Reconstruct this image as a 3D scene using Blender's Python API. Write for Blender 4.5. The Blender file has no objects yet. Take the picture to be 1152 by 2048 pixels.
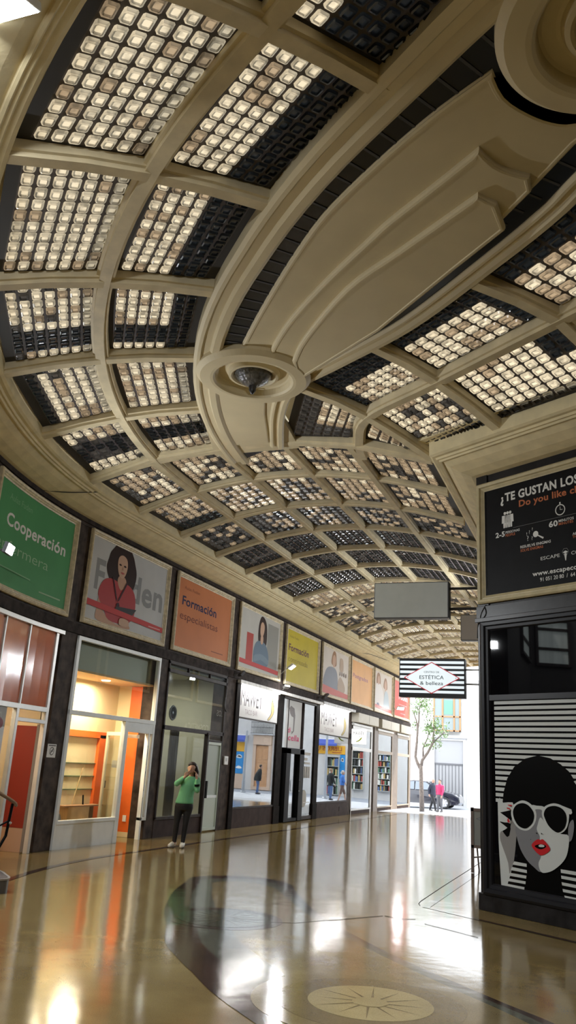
import bpy, bmesh, math, random
from math import sin, cos, pi, sqrt, radians, atan2
from mathutils import Vector, Matrix
rnd = random.Random(7)
SC = bpy.context.scene
COL = SC.collection

# ------------------------------------------------------------------ camera
FPX, PITCH, ROLL, YAW, EYE = 1635.6, radians(17.11), radians(3.39), radians(21.54), 1.6
fw = Vector((-sin(YAW)*cos(PITCH), cos(YAW)*cos(PITCH), sin(PITCH)))
r0 = Vector((cos(YAW), sin(YAW), 0)); u0 = r0.cross(fw)
rt = r0*cos(ROLL) + u0*sin(ROLL); up = rt.cross(fw)
cam = bpy.data.cameras.new('camera'); cob = bpy.data.objects.new('camera', cam); COL.objects.link(cob)
cam.sensor_fit = 'VERTICAL'; cam.sensor_height = 36; cam.sensor_width = 36*1152/2048
cam.lens = 36*FPX/2048; cam.clip_start = .05; cam.clip_end = 500
m = Matrix((rt, up, -fw)).transposed().to_4x4(); m.translation = Vector((0, 0, EYE))
cob.matrix_world = m
SC.camera = cob
SC.view_settings.view_transform = 'Standard'
SC.view_settings.look = 'None'
SC.view_settings.gamma = 1
SC.view_settings.exposure = 0.35
try:
    SC.cycles.use_denoising = True
    SC.cycles.max_bounces = 10; SC.cycles.diffuse_bounces = 5; SC.cycles.glossy_bounces = 5
    SC.cycles.transparent_max_bounces = 12; SC.cycles.transmission_bounces = 4
    SC.cycles.sample_clamp_indirect = 8
    SC.cycles.caustics_reflective = False; SC.cycles.caustics_refractive = False
except Exception:
    pass

# ------------------------------------------------------------------ materials
MATS = {}
def mat(name, col, rough=.6, metal=0., var=.0, vscale=6., bump=0., bscale=60., coat=0., emit=None, estr=0., stretch=None, spec=None, col2=None, detail=6, crough=.05):
    if name in MATS: return MATS[name]
    M = bpy.data.materials.new(name); M.use_nodes = True; MATS[name] = M
    nt = M.node_tree; N = nt.nodes; bs = N['Principled BSDF']
    bs.inputs['Base Color'].default_value = (*col, 1); bs.inputs['Roughness'].default_value = rough
    bs.inputs['Metallic'].default_value = metal
    if coat: bs.inputs['Coat Weight'].default_value = coat; bs.inputs['Coat Roughness'].default_value = crough
    if spec is not None: bs.inputs['Specular IOR Level'].default_value = spec
    if emit: bs.inputs['Emission Color'].default_value = (*emit, 1); bs.inputs['Emission Strength'].default_value = estr
    if var or bump:
        tc = N.new('ShaderNodeTexCoord'); mp = N.new('ShaderNodeMapping'); nt.links.new(tc.outputs['Object'], mp.inputs[0])
        if stretch: mp.inputs['Scale'].default_value = stretch
    if var:
        ns = N.new('ShaderNodeTexNoise'); ns.inputs['Scale'].default_value = vscale; ns.inputs['Detail'].default_value = detail
        nt.links.new(mp.outputs[0], ns.inputs['Vector'])
        rp = N.new('ShaderNodeValToRGB'); rp.color_ramp.elements[0].position = .3; rp.color_ramp.elements[1].position = .7
        c2 = col2 or tuple(min(1, c*(1+var)) for c in col)
        rp.color_ramp.elements[0].color = (*[c*(1-var) for c in col], 1); rp.color_ramp.elements[1].color = (*c2, 1)
        nt.links.new(ns.outputs['Fac'], rp.inputs[0]); nt.links.new(rp.outputs[0], bs.inputs['Base Color'])
    if bump:
        nb = N.new('ShaderNodeTexNoise'); nb.inputs['Scale'].default_value = bscale; nb.inputs['Detail'].default_value = 4
        nt.links.new(mp.outputs[0], nb.inputs['Vector'])
        bp = N.new('ShaderNodeBump'); bp.inputs['Strength'].default_value = bump; bp.inputs['Distance'].default_value = .02
        nt.links.new(nb.outputs['Fac'], bp.inputs['Height']); nt.links.new(bp.outputs[0], bs.inputs['Normal'])
    return M

def glass_mat(name, ior=1.7, tint=(.93, .96, .95), dark=0.):
    """clear pane: fresnel mix of a mirror-like reflection and straight transmission"""
    M = bpy.data.materials.new(name); M.use_nodes = True; MATS[name] = M
    nt = M.node_tree; N = nt.nodes; N.remove(N['Principled BSDF'])
    tr = N.new('ShaderNodeBsdfTransparent'); tr.inputs[0].default_value = (*tint, 1)
    gl = N.new('ShaderNodeBsdfGlossy'); gl.inputs['Roughness'].default_value = .0; gl.inputs[0].default_value = (.97, .98, 1, 1)
    # Schlick reflectance of a pane (the same from both sides)
    f0 = ((ior-1)/(ior+1))**2
    lw_ = N.new('ShaderNodeLayerWeight'); lw_.inputs[0].default_value = .5
    pw = N.new('ShaderNodeMath'); pw.operation = 'POWER'; pw.inputs[1].default_value = 5; nt.links.new(lw_.outputs['Facing'], pw.inputs[0])
    fr = N.new('ShaderNodeMath'); fr.operation = 'MULTIPLY_ADD'; fr.inputs[1].default_value = 1-f0; fr.inputs[2].default_value = f0; nt.links.new(pw.outputs[0], fr.inputs[0])
    mx = N.new('ShaderNodeMixShader'); out = N['Material Output']
    nt.links.new(fr.outputs[0], mx.inputs[0]); nt.links.new(tr.outputs[0], mx.inputs[1]); nt.links.new(gl.outputs[0], mx.inputs[2])
    nt.links.new(mx.outputs[0], out.inputs[0]); return M

def block_mat(name, col, trans, gloss=.08, rough=.25):
    """cast glass block: light from the sky above soaks through, with a soft sheen"""
    M = bpy.data.materials.new(name); M.use_nodes = True; MATS[name] = M
    nt = M.node_tree; N = nt.nodes; N.remove(N['Principled BSDF'])
    tc = N.new('ShaderNodeTexCoord'); ns = N.new('ShaderNodeTexNoise'); ns.inputs['Scale'].default_value = 9; ns.inputs['Detail'].default_value = 5
    rp = N.new('ShaderNodeValToRGB'); rp.color_ramp.elements[0].position = .36; rp.color_ramp.elements[1].position = .52
    rp.color_ramp.elements[0].color = (*[c*trans*.55 for c in col], 1); rp.color_ramp.elements[1].color = (*[c*trans for c in col], 1)
    nt.links.new(tc.outputs['Object'], ns.inputs['Vector']); nt.links.new(ns.outputs['Fac'], rp.inputs[0])
    tl = N.new('ShaderNodeBsdfTranslucent'); nt.links.new(rp.outputs[0], tl.inputs[0])
    gl = N.new('ShaderNodeBsdfGlossy'); gl.inputs['Roughness'].default_value = rough
    mx = N.new('ShaderNodeMixShader'); mx.inputs[0].default_value = gloss
    nt.links.new(tl.outputs[0], mx.inputs[1]); nt.links.new(gl.outputs[0], mx.inputs[2]); nt.links.new(mx.outputs[0], N['Material Output'].inputs[0])
    return M

PLASTER = mat('cream_plaster', (.68, .585, .375), .7, var=.08, vscale=3, bump=.05, bscale=30)
PLASTER_DIRTY = mat('cream_plaster_chipped', (.72, .62, .385), .75, var=.10, vscale=5, bump=.10, bscale=18)
RIBM = mat('rib_plaster', (.65, .56, .37), .6, var=.12, vscale=5, bump=.06, bscale=30)
MARBLE = mat('dark_brown_marble', (.055, .040, .033), .6, var=.6, vscale=5, spec=.1)
BLACKW = mat('black_stone', (.012, .012, .013), .3, var=.4, vscale=4)
BLACK = mat('black_paint', (.006, .006, .006), .5, spec=.08)
BROWNP = mat('brown_panel', (.050, .034, .031), .6, var=.25, vscale=4, spec=.08)
ALU = mat('pale_aluminium', (.62, .62, .60), .35, metal=.35, var=.06)
WHITEF = mat('white_frame_paint', (.78, .82, .84), .4, var=.04)
DARKF = mat('dark_window_frame', (.040, .031, .029), .5, var=.2, spec=.12)
OLDCREAM = mat('old_cream_frame', (.60, .52, .36), .5, var=.22, vscale=14)
GLASS = glass_mat('shop_glass', 1.62)
GLASSR = glass_mat('reflecting_shop_glass', 1.85, (.80, .84, .84))
GLASSD = glass_mat('dim_shop_glass', 1.75, (.62, .66, .62))
WHITE = mat('white_print', (.78, .78, .78), .6)
METAL = mat('steel', (.55, .55, .55), .3, metal=1.)
DMETAL = mat('dark_steel', (.05, .05, .055), .4, metal=.6)

# ------------------------------------------------------------------ frames: (along, up, out of the wall) to the world
CX, CY, RW = 3.124, 12.75, 11.95
CN = Vector((-1.556, 11.42)); ANG = radians(57.8)
D2 = Vector((sin(ANG), -cos(ANG))); NR = Vector((cos(ANG), sin(ANG)))
def W(u, z, d):
    if u >= CY: return Vector((CX-RW+d, u, z))
    th = (CY-u)/RW; r = RW-d
    return Vector((CX-r*cos(th), CY-r*sin(th), z))
def S(s, z, d):
    p = CN + D2*s - NR*d; return Vector((p.x, p.y, z))
def Q(y, z, d): return Vector((-1.556-d, y, z))
def I(x, z, y): return Vector((x, y, z))
FY = 52.
def F(x, z, d): return Vector((x, FY-d, z))

# ------------------------------------------------------------------ mesh building
ORG = {}
class B:
    def __init__(s): s.v = []; s.f = []; s.m = []
    def add(s, vs, fs, mi=0):
        o = len(s.v); s.v += [Vector(p) for p in vs]
        for f in fs: s.f.append(tuple(i+o for i in f)); s.m.append(mi)
        return s
    def box(s, fr, a0, a1, z0, z1, d0, d1, n=1, mi=0):
        if fr is W and n == 1 and a0 < CY: n = max(1, int((min(a1, CY)-a0)/.25))
        vs = []
        for i in range(n+1):
            a = a0+(a1-a0)*i/n
            vs += [fr(a, z0, d0), fr(a, z0, d1), fr(a, z1, d1), fr(a, z1, d0)]
        fs = [(0, 1, 2, 3), tuple(n*4+k for k in (3, 2, 1, 0))]
        for i in range(n):
            for k in range(4):
                k2 = (k+1) % 4; fs.append((i*4+k, (i+1)*4+k, (i+1)*4+k2, i*4+k2))
        return s.add(vs, fs, mi)
    def rings(s, fr, a0, a1, z0, z1, prof, mi=0, close=True):
        """mitred rectangular moulding: profile of (inset, depth)"""
        n = 1 if not (fr is W and a0 < CY) else 12
        def ring(i, d):
            A0, A1, Z0, Z1 = a0+i, a1-i, z0+i, z1-i
            r = [fr(A0+(A1-A0)*k/n, Z0, d) for k in range(n+1)] + [fr(A1-(A1-A0)*k/n, Z1, d) for k in range(n+1)]
            return r
        L = 2*(n+1); vs = []
        for i, d in prof: vs += ring(i, d)
        fs = []
        for j in range(len(prof)-1):
            for k in range(L):
                k2 = (k+1) % L; fs.append((j*L+k, j*L+k2, (j+1)*L+k2, (j+1)*L+k))
        return s.add(vs, fs, mi)
    def poly(s, fr, pts, d, mi=0):
        return s.add([fr(a, z, d) for a, z in pts], [tuple(range(len(pts)))], mi)
    def plate(s, fr, pts, d0, d1, mi=0):
        n = len(pts)
        vs = [fr(a, z, d0) for a, z in pts]+[fr(a, z, d1) for a, z in pts]
        fs = [tuple(range(n))[::-1], tuple(range(n, 2*n))]+[(k, (k+1) % n, n+(k+1) % n, n+k) for k in range(n)]
        return s.add(vs, fs, mi)
    def sweep(s, path, prof, closed_prof=True, mi=0, side=None):
        """path: world points; prof: (lateral, vertical); lateral is horizontal and square to the path"""
        n = len(path); k = len(prof); vs = []
        for i, p in enumerate(path):
            p = Vector(p); a = Vector(path[max(0, i-1)]); b = Vector(path[min(n-1, i+1)])
            t = (b-a); t.z = 0
            if t.length < 1e-9: t = Vector((1, 0, 0))
            t.normalize(); l = Vector((t.y, -t.x, 0))
            if 0 < i < n-1:
                t1 = Vector(path[i])-a; t1.z = 0; t1.normalize(); c = max(.5, t1.dot(t))
            else: c = 1
            for x, z in prof: vs.append(p+l*(x/c)+Vector((0, 0, z)))
        fs = []
        for i in range(n-1):
            for j in range(k if closed_prof else k-1):
                j2 = (j+1) % k; fs.append((i*k+j, i*k+j2, (i+1)*k+j2, (i+1)*k+j))
        if closed_prof: fs += [tuple(range(k))[::-1], tuple((n-1)*k+j for j in range(k))]
        return s.add(vs, fs, mi)
    def tube(s, pts, r, n=8, mi=0):
        pts = [Vector(p) for p in pts]; rs = r if isinstance(r, (list, tuple)) else [r]*len(pts); vs = []
        ref = None
        for i, p in enumerate(pts):
            t = (pts[min(len(pts)-1, i+1)]-pts[max(0, i-1)]).normalized()
            if ref is None: ref = t.orthogonal().normalized()
            x = (ref-t*ref.dot(t)).normalized(); ref = x; y = t.cross(x)
            for k in range(n): vs.append(p+(x*cos(2*pi*k/n)+y*sin(2*pi*k/n))*rs[i])
        fs = [tuple(range(n))[::-1], tuple((len(pts)-1)*n+k for k in range(n))]
        for i in range(len(pts)-1):
            for k in range(n):
                k2 = (k+1) % n; fs.append((i*n+k, i*n+k2, (i+1)*n+k2, (i+1)*n+k))
        return s.add(vs, fs, mi)
    def lathe(s, c, prof, n=48, mi=0, axis=None):
        c = Vector(c); vs = []; k = len(prof)
        ax = Vector(axis).normalized() if axis else Vector((0, 0, 1)); x = ax.orthogonal().normalized(); y = ax.cross(x)
        for i in range(n):
            a = 2*pi*i/n
            for r, z in prof: vs.append(c+(x*cos(a)+y*sin(a))*max(r, 1e-4)+ax*z)
        fs = []
        for i in range(n):
            i2 = (i+1) % n
            for j in range(k-1): fs.append((i*k+j, i2*k+j, i2*k+j+1, i*k+j+1))
        return s.add(vs, fs, mi)
    def ball(s, c, r, n=12, mi=0, sc=(1, 1, 1)):
        c = Vector(c); vs = [c+Vector((0, 0, -r*sc[2]))]; h = n//2
        for i in range(1, h):
            for k in range(n):
                a = pi*i/h; b = 2*pi*k/n
                vs.append(c+Vector((r*sc[0]*sin(a)*cos(b), r*sc[1]*sin(a)*sin(b), -r*sc[2]*cos(a))))
        vs.append(c+Vector((0, 0, r*sc[2]))); fs = []
        for k in range(n):
            k2 = (k+1) % n; fs.append((0, 1+k2, 1+k)); e = len(vs)-1; fs.append((e, e-n+k, e-n+k2))
            for i in range(h-2): fs.append((1+i*n+k, 1+i*n+k2, 1+(i+1)*n+k2, 1+(i+1)*n+k))
        return s.add(vs, fs, mi)
    def text(s, fr, txt, a, z, h, d, sx=1., bold=0., width=None, center=False, mi=0, shear=0., thick=0.):
        """lettering with cap height h, its baseline starting at (a, z)"""
        cu = bpy.data.curves.new('lettering', 'FONT'); cu.body = txt; cu.size = 1; cu.offset = bold; cu.resolution_u = 3; cu.fill_mode = 'FRONT' if not thick else 'BOTH'
        cu.space_character = 1+bold*2.2
        ob = bpy.data.objects.new('lettering', cu); COL.objects.link(ob)
        dg = bpy.context.evaluated_depsgraph_get(); me = bpy.data.meshes.new_from_object(ob.evaluated_get(dg))
        P = [v.co.copy() for v in me.vertices]; Fs = [tuple(p.vertices) for p in me.polygons]
        bpy.data.objects.remove(ob); bpy.data.curves.remove(cu); bpy.data.meshes.remove(me)
        if not P: return s
        x0 = min(p.x for p in P); x1 = max(p.x for p in P); k = h/.70
        kx = k*sx if width is None else width/(x1-x0)
        off = (x1-x0)*kx/2 if center else 0
        return s.add([fr(a+(p.x-x0)*kx-off+p.y*k*shear, z+p.y*k, d) for p in P], Fs, mi)
    def build(s, name, mats, parent=None, smooth=False, bevel=0., label=None, weld=False, kind=None, recalc=True):
        me = bpy.data.meshes.new(name)
        o = ORG.get(parent, Vector((0, 0, 0))) if parent else Vector((0, 0, 0))
        me.from_pydata([tuple(v-o) for v in s.v], [], s.f)
        mats = mats if isinstance(mats, (list, tuple)) else [mats]
        for q in mats: me.materials.append(q)
        me.polygons.foreach_set('material_index', s.m)
        if recalc or weld:
            bm = bmesh.new(); bm.from_mesh(me)
            if weld: bmesh.ops.remove_doubles(bm, verts=bm.verts, dist=1e-5)
            if recalc: bmesh.ops.recalc_face_normals(bm, faces=bm.faces)
            bm.to_mesh(me); bm.free()
        if smooth: me.polygons.foreach_set('use_smooth', [True]*len(me.polygons))
        ob = bpy.data.objects.new(name, me); COL.objects.link(ob)
        if parent: ob.parent = parent; ORG[ob] = o
        else: ORG[ob] = Vector((0, 0, 0))
        if bevel:
            bv = ob.modifiers.new('bevel', 'BEVEL'); bv.width = bevel; bv.segments = 2; bv.limit_method = 'ANGLE'
        if label: ob['label'] = label
        if kind: ob['kind'] = kind
        return ob

def thing(name, label, cat, loc=(0, 0, 0), group=None, kind=None):
    o = bpy.data.objects.new(name, None); COL.objects.link(o); o.location = loc; o.empty_display_size = .1
    o['label'] = label; o['category'] = cat; ORG[o] = Vector(loc)
    if group: o['group'] = group
    if kind: o['kind'] = kind
    return o
def tag(o, label, cat, group=None, kind=None):
    o['label'] = label; o['category'] = cat
    if group: o['group'] = group
    if kind: o['kind'] = kind
    return o
def smoothpts(pts, n=6, closed=True):
    """Catmull-Rom through the points"""
    out = []; L = len(pts)
    for i in range(L if closed else L-1):
        g = lambda k: Vector(pts[k % L]) if closed else Vector(pts[min(max(k, 0), L-1)])
        p0, p1, p2, p3 = g(i-1), g(i), g(i+1), g(i+2)
        for j in range(n):
            t = j/n
            out.append(.5*((2*p1)+(p2-p0)*t+(2*p0-5*p1+4*p2-p3)*t*t+(3*p1-p0-3*p2+p3)*t**3))
    if not closed: out.append(Vector(pts[-1]))
    return [tuple(p) for p in out]
def area(name, loc, target, sx, sy, power, col=(1, 1, 1)):
    l = bpy.data.lights.new(name, 'AREA'); l.shape = 'RECTANGLE'; l.size = sx; l.size_y = sy; l.energy = power; l.color = col
    o = bpy.data.objects.new(name, l); COL.objects.link(o); o.location = loc
    o.rotation_euler = (Vector(target)-Vector(loc)).to_track_quat('-Z', 'Y').to_euler(); return o

# ------------------------------------------------------------------ sky and sun
wd = bpy.data.worlds.new('sky'); SC.world = wd; wd.use_nodes = True
bg = wd.node_tree.nodes['Background']; bg.inputs[0].default_value = (.90, .95, 1.0, 1); bg.inputs[1].default_value = 4.6
sl = bpy.data.lights.new('sun', 'SUN'); sl.energy = 8; sl.angle = radians(2); sl.color = (1, .95, .86)
so = bpy.data.objects.new('sun', sl); COL.objects.link(so); so.location = (0, 60, 40)
so.rotation_euler = Vector((-.34, -.52, -.78)).to_track_quat('-Z', 'Y').to_euler()
# ------------------------------------------------------------------ ceiling geometry
TE = ANG
def arc(th, r):
    """plan point on the bend: radius r about the bend centre; past the bend the lines run straight on"""
    if th < 0: return Vector((CX-r, CY-th*8.35))
    if th <= TE: return Vector((CX-r*cos(th), CY-r*sin(th)))
    t = Vector((sin(TE), -cos(TE))); return Vector((CX-r*cos(TE), CY-r*sin(TE)))+t*((th-TE)*9.6)
R0, R1, R2, R3, R4, R5 = 11.3, 10.16, 9.0, 7.82, 6.65, 5.40
XR = [CX-r for r in (R0, R1, R2, R3, R4, R5)]
def vz(d): return 6.56-.0625*(2.95-min(d, 2.95))**2
ZR = [vz(0), vz(1.14), vz(2.36), vz(2.36), vz(1.14), vz(0)]
UPB = .13   # glass lies this far above the rib soffits

LATT = mat('panel_lattice_shaded', (.085, .075, .08), .6, var=.15, vscale=8)  # near lattice: its lack of light is put into this darker colour
LATTP = mat('panel_lattice_exit_lit', (.42, .36, .38), .55, var=.15, vscale=8)  # the same lattice far off, with the exit light painted into its colour
MARG = mat('panel_margin_dark', (.018, .016, .016), .6)
GB_L = block_mat('glass_block_clear', (1.0, .83, .57), .155)
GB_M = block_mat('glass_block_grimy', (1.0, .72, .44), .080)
GB_D = block_mat('glass_block_shaded', (.60, .70, .78), .003, .10, .2)  # skylight blocked by the building above: that shade is put into this material
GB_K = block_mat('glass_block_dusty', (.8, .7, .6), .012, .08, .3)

def panel(par, c, nx, ny, mode, latt=None, label=None):
    """c: four corners a00, a10, a11, a01 (first along x, then y); blocks nx by ny; mode(i, j) gives the block's state"""
    c = [Vector(p) for p in c]
    def P(s, t): return (c[0]*(1-s)+c[1]*s)*(1-t)+(c[3]*(1-s)+c[2]*s)*t
    lx = ((c[1]-c[0]).length+(c[2]-c[3]).length)/2; ly = ((c[3]-c[0]).length+(c[2]-c[1]).length)/2
    b = B(); ms, mt = min(.12/lx, .3), min(.13/ly, .3)
    o4 = [(0, 0), (1, 0), (1, 1), (0, 1)]; i4 = [(ms, mt), (1-ms, mt), (1-ms, 1-mt), (ms, 1-mt)]
    b.add([P(*q) for q in o4+i4], [(k, (k+1) % 4, 4+(k+1) % 4, 4+k) for k in range(4)], 1)
    dn = Vector((0, 0, -1))
    for i in range(nx):
        for j in range(ny):
            s0 = ms+(1-2*ms)*i/nx; s1 = ms+(1-2*ms)*(i+1)/nx; t0 = mt+(1-2*mt)*j/ny; t1 = mt+(1-2*mt)*(j+1)/ny
            g, ch = .105, .20
            q = [(g, ch), (ch, g), (1-ch, g), (1-g, ch), (1-g, 1-ch), (1-ch, 1-g), (ch, 1-g), (g, 1-ch)]
            f = lambda a: P(s0+(s1-s0)*a[0], t0+(t1-t0)*a[1])
            vs = [f(a) for a in ((0, 0), (1, 0), (1, 1), (0, 1))]+[f(a) for a in q]
            sk = lambda k, z: [f((.5+(a[0]-.5)*k, .5+(a[1]-.5)*k))+dn*z for a in q]
            tl = rnd.uniform(-.004, .004)
            vs += sk(.86, .026)+sk(.62, .030+tl)+sk(.54, .012)
            fs = [(0, 1, 6, 5), (1, 2, 8, 7), (2, 3, 10, 9), (3, 0, 4, 11), (0, 5, 4), (1, 7, 6), (2, 9, 8), (3, 11, 10)]
            b.add(vs, fs, 0); nb = len(b.v)-len(vs); md = mode(i, j)
            bl = [tuple(nb+4+8*r+x for x in (k, (k+1) % 8, 8+(k+1) % 8, 8+k)) for r in range(3) for k in range(8)]+[tuple(nb+28+k for k in range(8))]
            for ff in bl: b.f.append(ff); b.m.append(md)
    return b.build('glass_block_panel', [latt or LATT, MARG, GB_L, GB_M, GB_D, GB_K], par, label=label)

RIBP = [(-.045, 0), (.045, 0), (.05, .03), (.075, .035), (.08, .20), (-.08, .20), (-.075, .035), (-.05, .03)]
RIBP_W = [(-.06, -.01), (.06, -.01), (.065, .03), (.095, .035), (.10, .20), (-.10, .20), (-.095, .035), (-.065, .03)]
def V3(p, z): return Vector((p[0], p[1], z))
def L2(fr, to, n):
    """points from fr to to (plan) on the vault, heights by vault distance"""
    return [Vector(fr)+(Vector(to)-Vector(fr))*k/n for k in range(n+1)]

# ---- the straight passage
ceil = thing('ceiling', 'barrel vault of glass blocks and cream ribs over the straight passage', 'ceiling', (-5.3, 26, 6), kind='structure')
YS = [11.35]+[13.0+1.712*k for k in range(16)]
YS = [y for y in YS if y < 39.9]+[39.9]
for x, z in zip(XR[1:5], ZR[1:5]):
    B().sweep([V3((x, y), z) for y in (11.4, 20, 30, 39.9)], RIBP).build('rib', RIBM, ceil)
def cross(y, x): return [V3((XR[0]+(XR[5]-XR[0])*k/20, y), vz(min(k, 20-k)/20*5.9)) for k in range(21)]
for y in YS[1:]:
    B().sweep(cross(y, 0), RIBP).build('rib', RIBM, ceil)
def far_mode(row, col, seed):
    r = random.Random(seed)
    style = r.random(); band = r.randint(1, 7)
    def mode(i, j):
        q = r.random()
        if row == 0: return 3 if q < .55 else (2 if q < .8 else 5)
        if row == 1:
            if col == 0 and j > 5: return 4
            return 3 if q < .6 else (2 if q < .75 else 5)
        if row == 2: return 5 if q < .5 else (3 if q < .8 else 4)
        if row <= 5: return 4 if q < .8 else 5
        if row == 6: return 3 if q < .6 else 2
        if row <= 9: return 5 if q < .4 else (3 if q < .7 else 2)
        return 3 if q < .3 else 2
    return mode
for k in range(len(YS)-1):
    for c in range(5):
        y0, y1 = YS[k], YS[k+1]
        ps = [V3((XR[c], y0), ZR[c]+UPB), V3((XR[c+1], y0), ZR[c+1]+UPB), V3((XR[c+1], y1), ZR[c+1]+UPB), V3((XR[c], y1), ZR[c]+UPB)]
        if k == 0 and c < 2:  # the first row leans with the bend
            ps[0] = V3(arc(radians(8.1), (R0, R1)[c]), ZR[c]+UPB); ps[1] = V3(arc(radians(8.1), (R1, R2)[c]), ZR[c+1]+UPB)
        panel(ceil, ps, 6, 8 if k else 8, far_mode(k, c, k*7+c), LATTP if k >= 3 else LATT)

# ---- the bend
bend = thing('ceiling', 'glass block ceiling with radial ribs sweeping round the bend', 'ceiling', (-3, 8, 6), kind='structure')
TH = [radians(a) for a in (8.1, 18.4, 28.8, 39.2, 49.8, 60.3, 70.5)]
ths = [radians(8.1)*k/4 for k in range(-1, 5)]+[radians(a) for a in range(10, 76, 2)]
B().sweep([V3(arc(t, R1), ZR[1]) for t in ths], RIBP_W).build('rib', RIBM, bend)
for t in TH:
    zs = [(R0, vz(0)), (10.7, vz(.6)), (R1, vz(1.14)), (9.6, vz(1.7)), (R2, vz(2.3))]
    B().sweep([V3(arc(t, r), z) for r, z in zs], RIBP_W).build('rib', RIBM, bend)
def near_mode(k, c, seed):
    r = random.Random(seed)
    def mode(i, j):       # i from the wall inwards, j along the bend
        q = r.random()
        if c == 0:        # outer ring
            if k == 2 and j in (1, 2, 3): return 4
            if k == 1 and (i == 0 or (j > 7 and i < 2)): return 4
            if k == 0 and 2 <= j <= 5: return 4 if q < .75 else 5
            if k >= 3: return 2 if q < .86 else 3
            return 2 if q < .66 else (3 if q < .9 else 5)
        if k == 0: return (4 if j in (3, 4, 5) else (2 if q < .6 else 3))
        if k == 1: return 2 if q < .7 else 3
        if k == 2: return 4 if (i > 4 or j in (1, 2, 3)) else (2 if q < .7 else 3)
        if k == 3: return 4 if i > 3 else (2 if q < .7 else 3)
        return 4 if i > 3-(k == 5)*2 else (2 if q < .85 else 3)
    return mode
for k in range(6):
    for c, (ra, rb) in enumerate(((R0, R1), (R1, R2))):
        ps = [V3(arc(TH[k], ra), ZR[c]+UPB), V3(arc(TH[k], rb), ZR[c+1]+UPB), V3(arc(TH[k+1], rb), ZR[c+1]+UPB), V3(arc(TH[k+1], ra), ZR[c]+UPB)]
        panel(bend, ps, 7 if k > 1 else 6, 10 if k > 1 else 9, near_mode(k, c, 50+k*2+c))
# inner side: J along the middle rib, K along the medallion, M along the cornice over the right-hand wall
J = [Vector(p) for p in ((-3.40, 11.35), (-2.95, 10.37), (-1.80, 9.52), (-.25, 8.36), (1.15, 7.32), (2.6, 6.25))]
K = [Vector(p) for p in ((-4.62, 11.35), (-3.69, 9.50), (-2.43, 8.67), (-1.06, 7.60), (.40, 6.10), (1.75, 4.65))]
Mc = [Vector(p) for p in ((-2.24, 11.40), (-2.2, 11.36), (-1.12, 10.50), (.40, 9.45), (1.85, 8.45), (3.3, 7.45))]
zJ, zK, zM = vz(1.14), 6.50, vz(0)
jp = smoothpts([(-3.52, 13.0), (-3.45, 11.9), (-3.32, 11.2), (-2.95, 10.37), (-1.80, 9.52), (-.25, 8.36), (1.15, 7.32), (2.6, 6.25)], 5, False)
B().sweep([V3(p, zJ) for p in jp[5:]], RIBP_W).build('rib', RIBM, bend)
for k in (1, 2, 3, 4, 5):
    B().sweep([V3(K[k], zK), V3((K[k]+J[k])/2, (zK+zJ)/2+.03), V3(J[k], zJ), V3((J[k]+Mc[k])/2, (zJ+zM)/2+.02), V3(Mc[k], zM)], RIBP_W).build('rib', RIBM, bend)
B().sweep([V3(arc(radians(8.1), R0), zM), V3((-6.96, 11.22), ZR[1]), V3((-5.88, 11.42), ZR[2]), V3((-4.6, 11.40), ZR[3]), V3((-3.42, 11.38), ZR[4]), V3((-2.24, 11.40), zM)], RIBP_W).build('rib', RIBM, bend)
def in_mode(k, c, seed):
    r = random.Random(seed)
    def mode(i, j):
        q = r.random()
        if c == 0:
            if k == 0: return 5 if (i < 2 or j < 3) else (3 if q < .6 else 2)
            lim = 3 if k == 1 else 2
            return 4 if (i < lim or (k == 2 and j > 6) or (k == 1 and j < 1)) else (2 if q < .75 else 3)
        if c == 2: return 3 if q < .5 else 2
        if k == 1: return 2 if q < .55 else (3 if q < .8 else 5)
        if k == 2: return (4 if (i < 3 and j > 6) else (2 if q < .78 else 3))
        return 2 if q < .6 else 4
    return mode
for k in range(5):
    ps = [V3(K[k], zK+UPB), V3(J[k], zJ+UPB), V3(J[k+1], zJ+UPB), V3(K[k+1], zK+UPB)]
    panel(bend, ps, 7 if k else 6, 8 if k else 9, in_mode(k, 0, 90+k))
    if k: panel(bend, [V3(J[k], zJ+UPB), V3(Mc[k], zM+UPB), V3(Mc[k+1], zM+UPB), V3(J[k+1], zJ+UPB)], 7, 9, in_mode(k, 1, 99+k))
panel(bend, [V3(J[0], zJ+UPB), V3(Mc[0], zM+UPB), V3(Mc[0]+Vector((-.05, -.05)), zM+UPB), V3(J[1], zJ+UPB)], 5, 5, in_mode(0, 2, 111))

# ---- cornices and coves
CPROF = [(-.02, 5.735), (.10, 5.745), (.24, 5.79), (.38, 5.86), (.48, 5.935), (.49, 5.915), (.515, 5.915), (.53, 5.94), (.56, 5.94), (.575, 5.97), (.62, 5.975), (.655, 6.0), (.66, 6.20), (.80, 6.205), (.80, 6.27), (-.05, 6.27)]
us = [0.2+.35*k for k in range(37)]; us = [u for u in us if u < 12.75]+[12.75, 20, 30, 39.9]
def frsweep(fr, us, prof):
    b = B(); vs = []; k = len(prof)
    for u in us: vs += [fr(u, z, d) for d, z in prof]
    fs = [(i*k+j, i*k+(j+1) % k, (i+1)*k+(j+1) % k, (i+1)*k+j) for i in range(len(us)-1) for j in range(k)]
    fs += [tuple(range(k)), tuple((len(us)-1)*k+j for j in range(k))]
    return b.add(vs, fs)
def Wx(u, z, d):
    if u >= .2: return W(u, z, d)
    p = W(.2, z, d); th = (CY-.2)/RW; t = Vector((sin(th), -cos(th), 0)); return p+t*(.2-u)
o = frsweep(Wx, [-6, -3]+us, CPROF).build('trim_left', PLASTER_DIRTY, bevel=0, kind='structure'); tag(o, 'cream cove and cornice along the outer wall under the vault', 'cornice', kind='structure')
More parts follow.
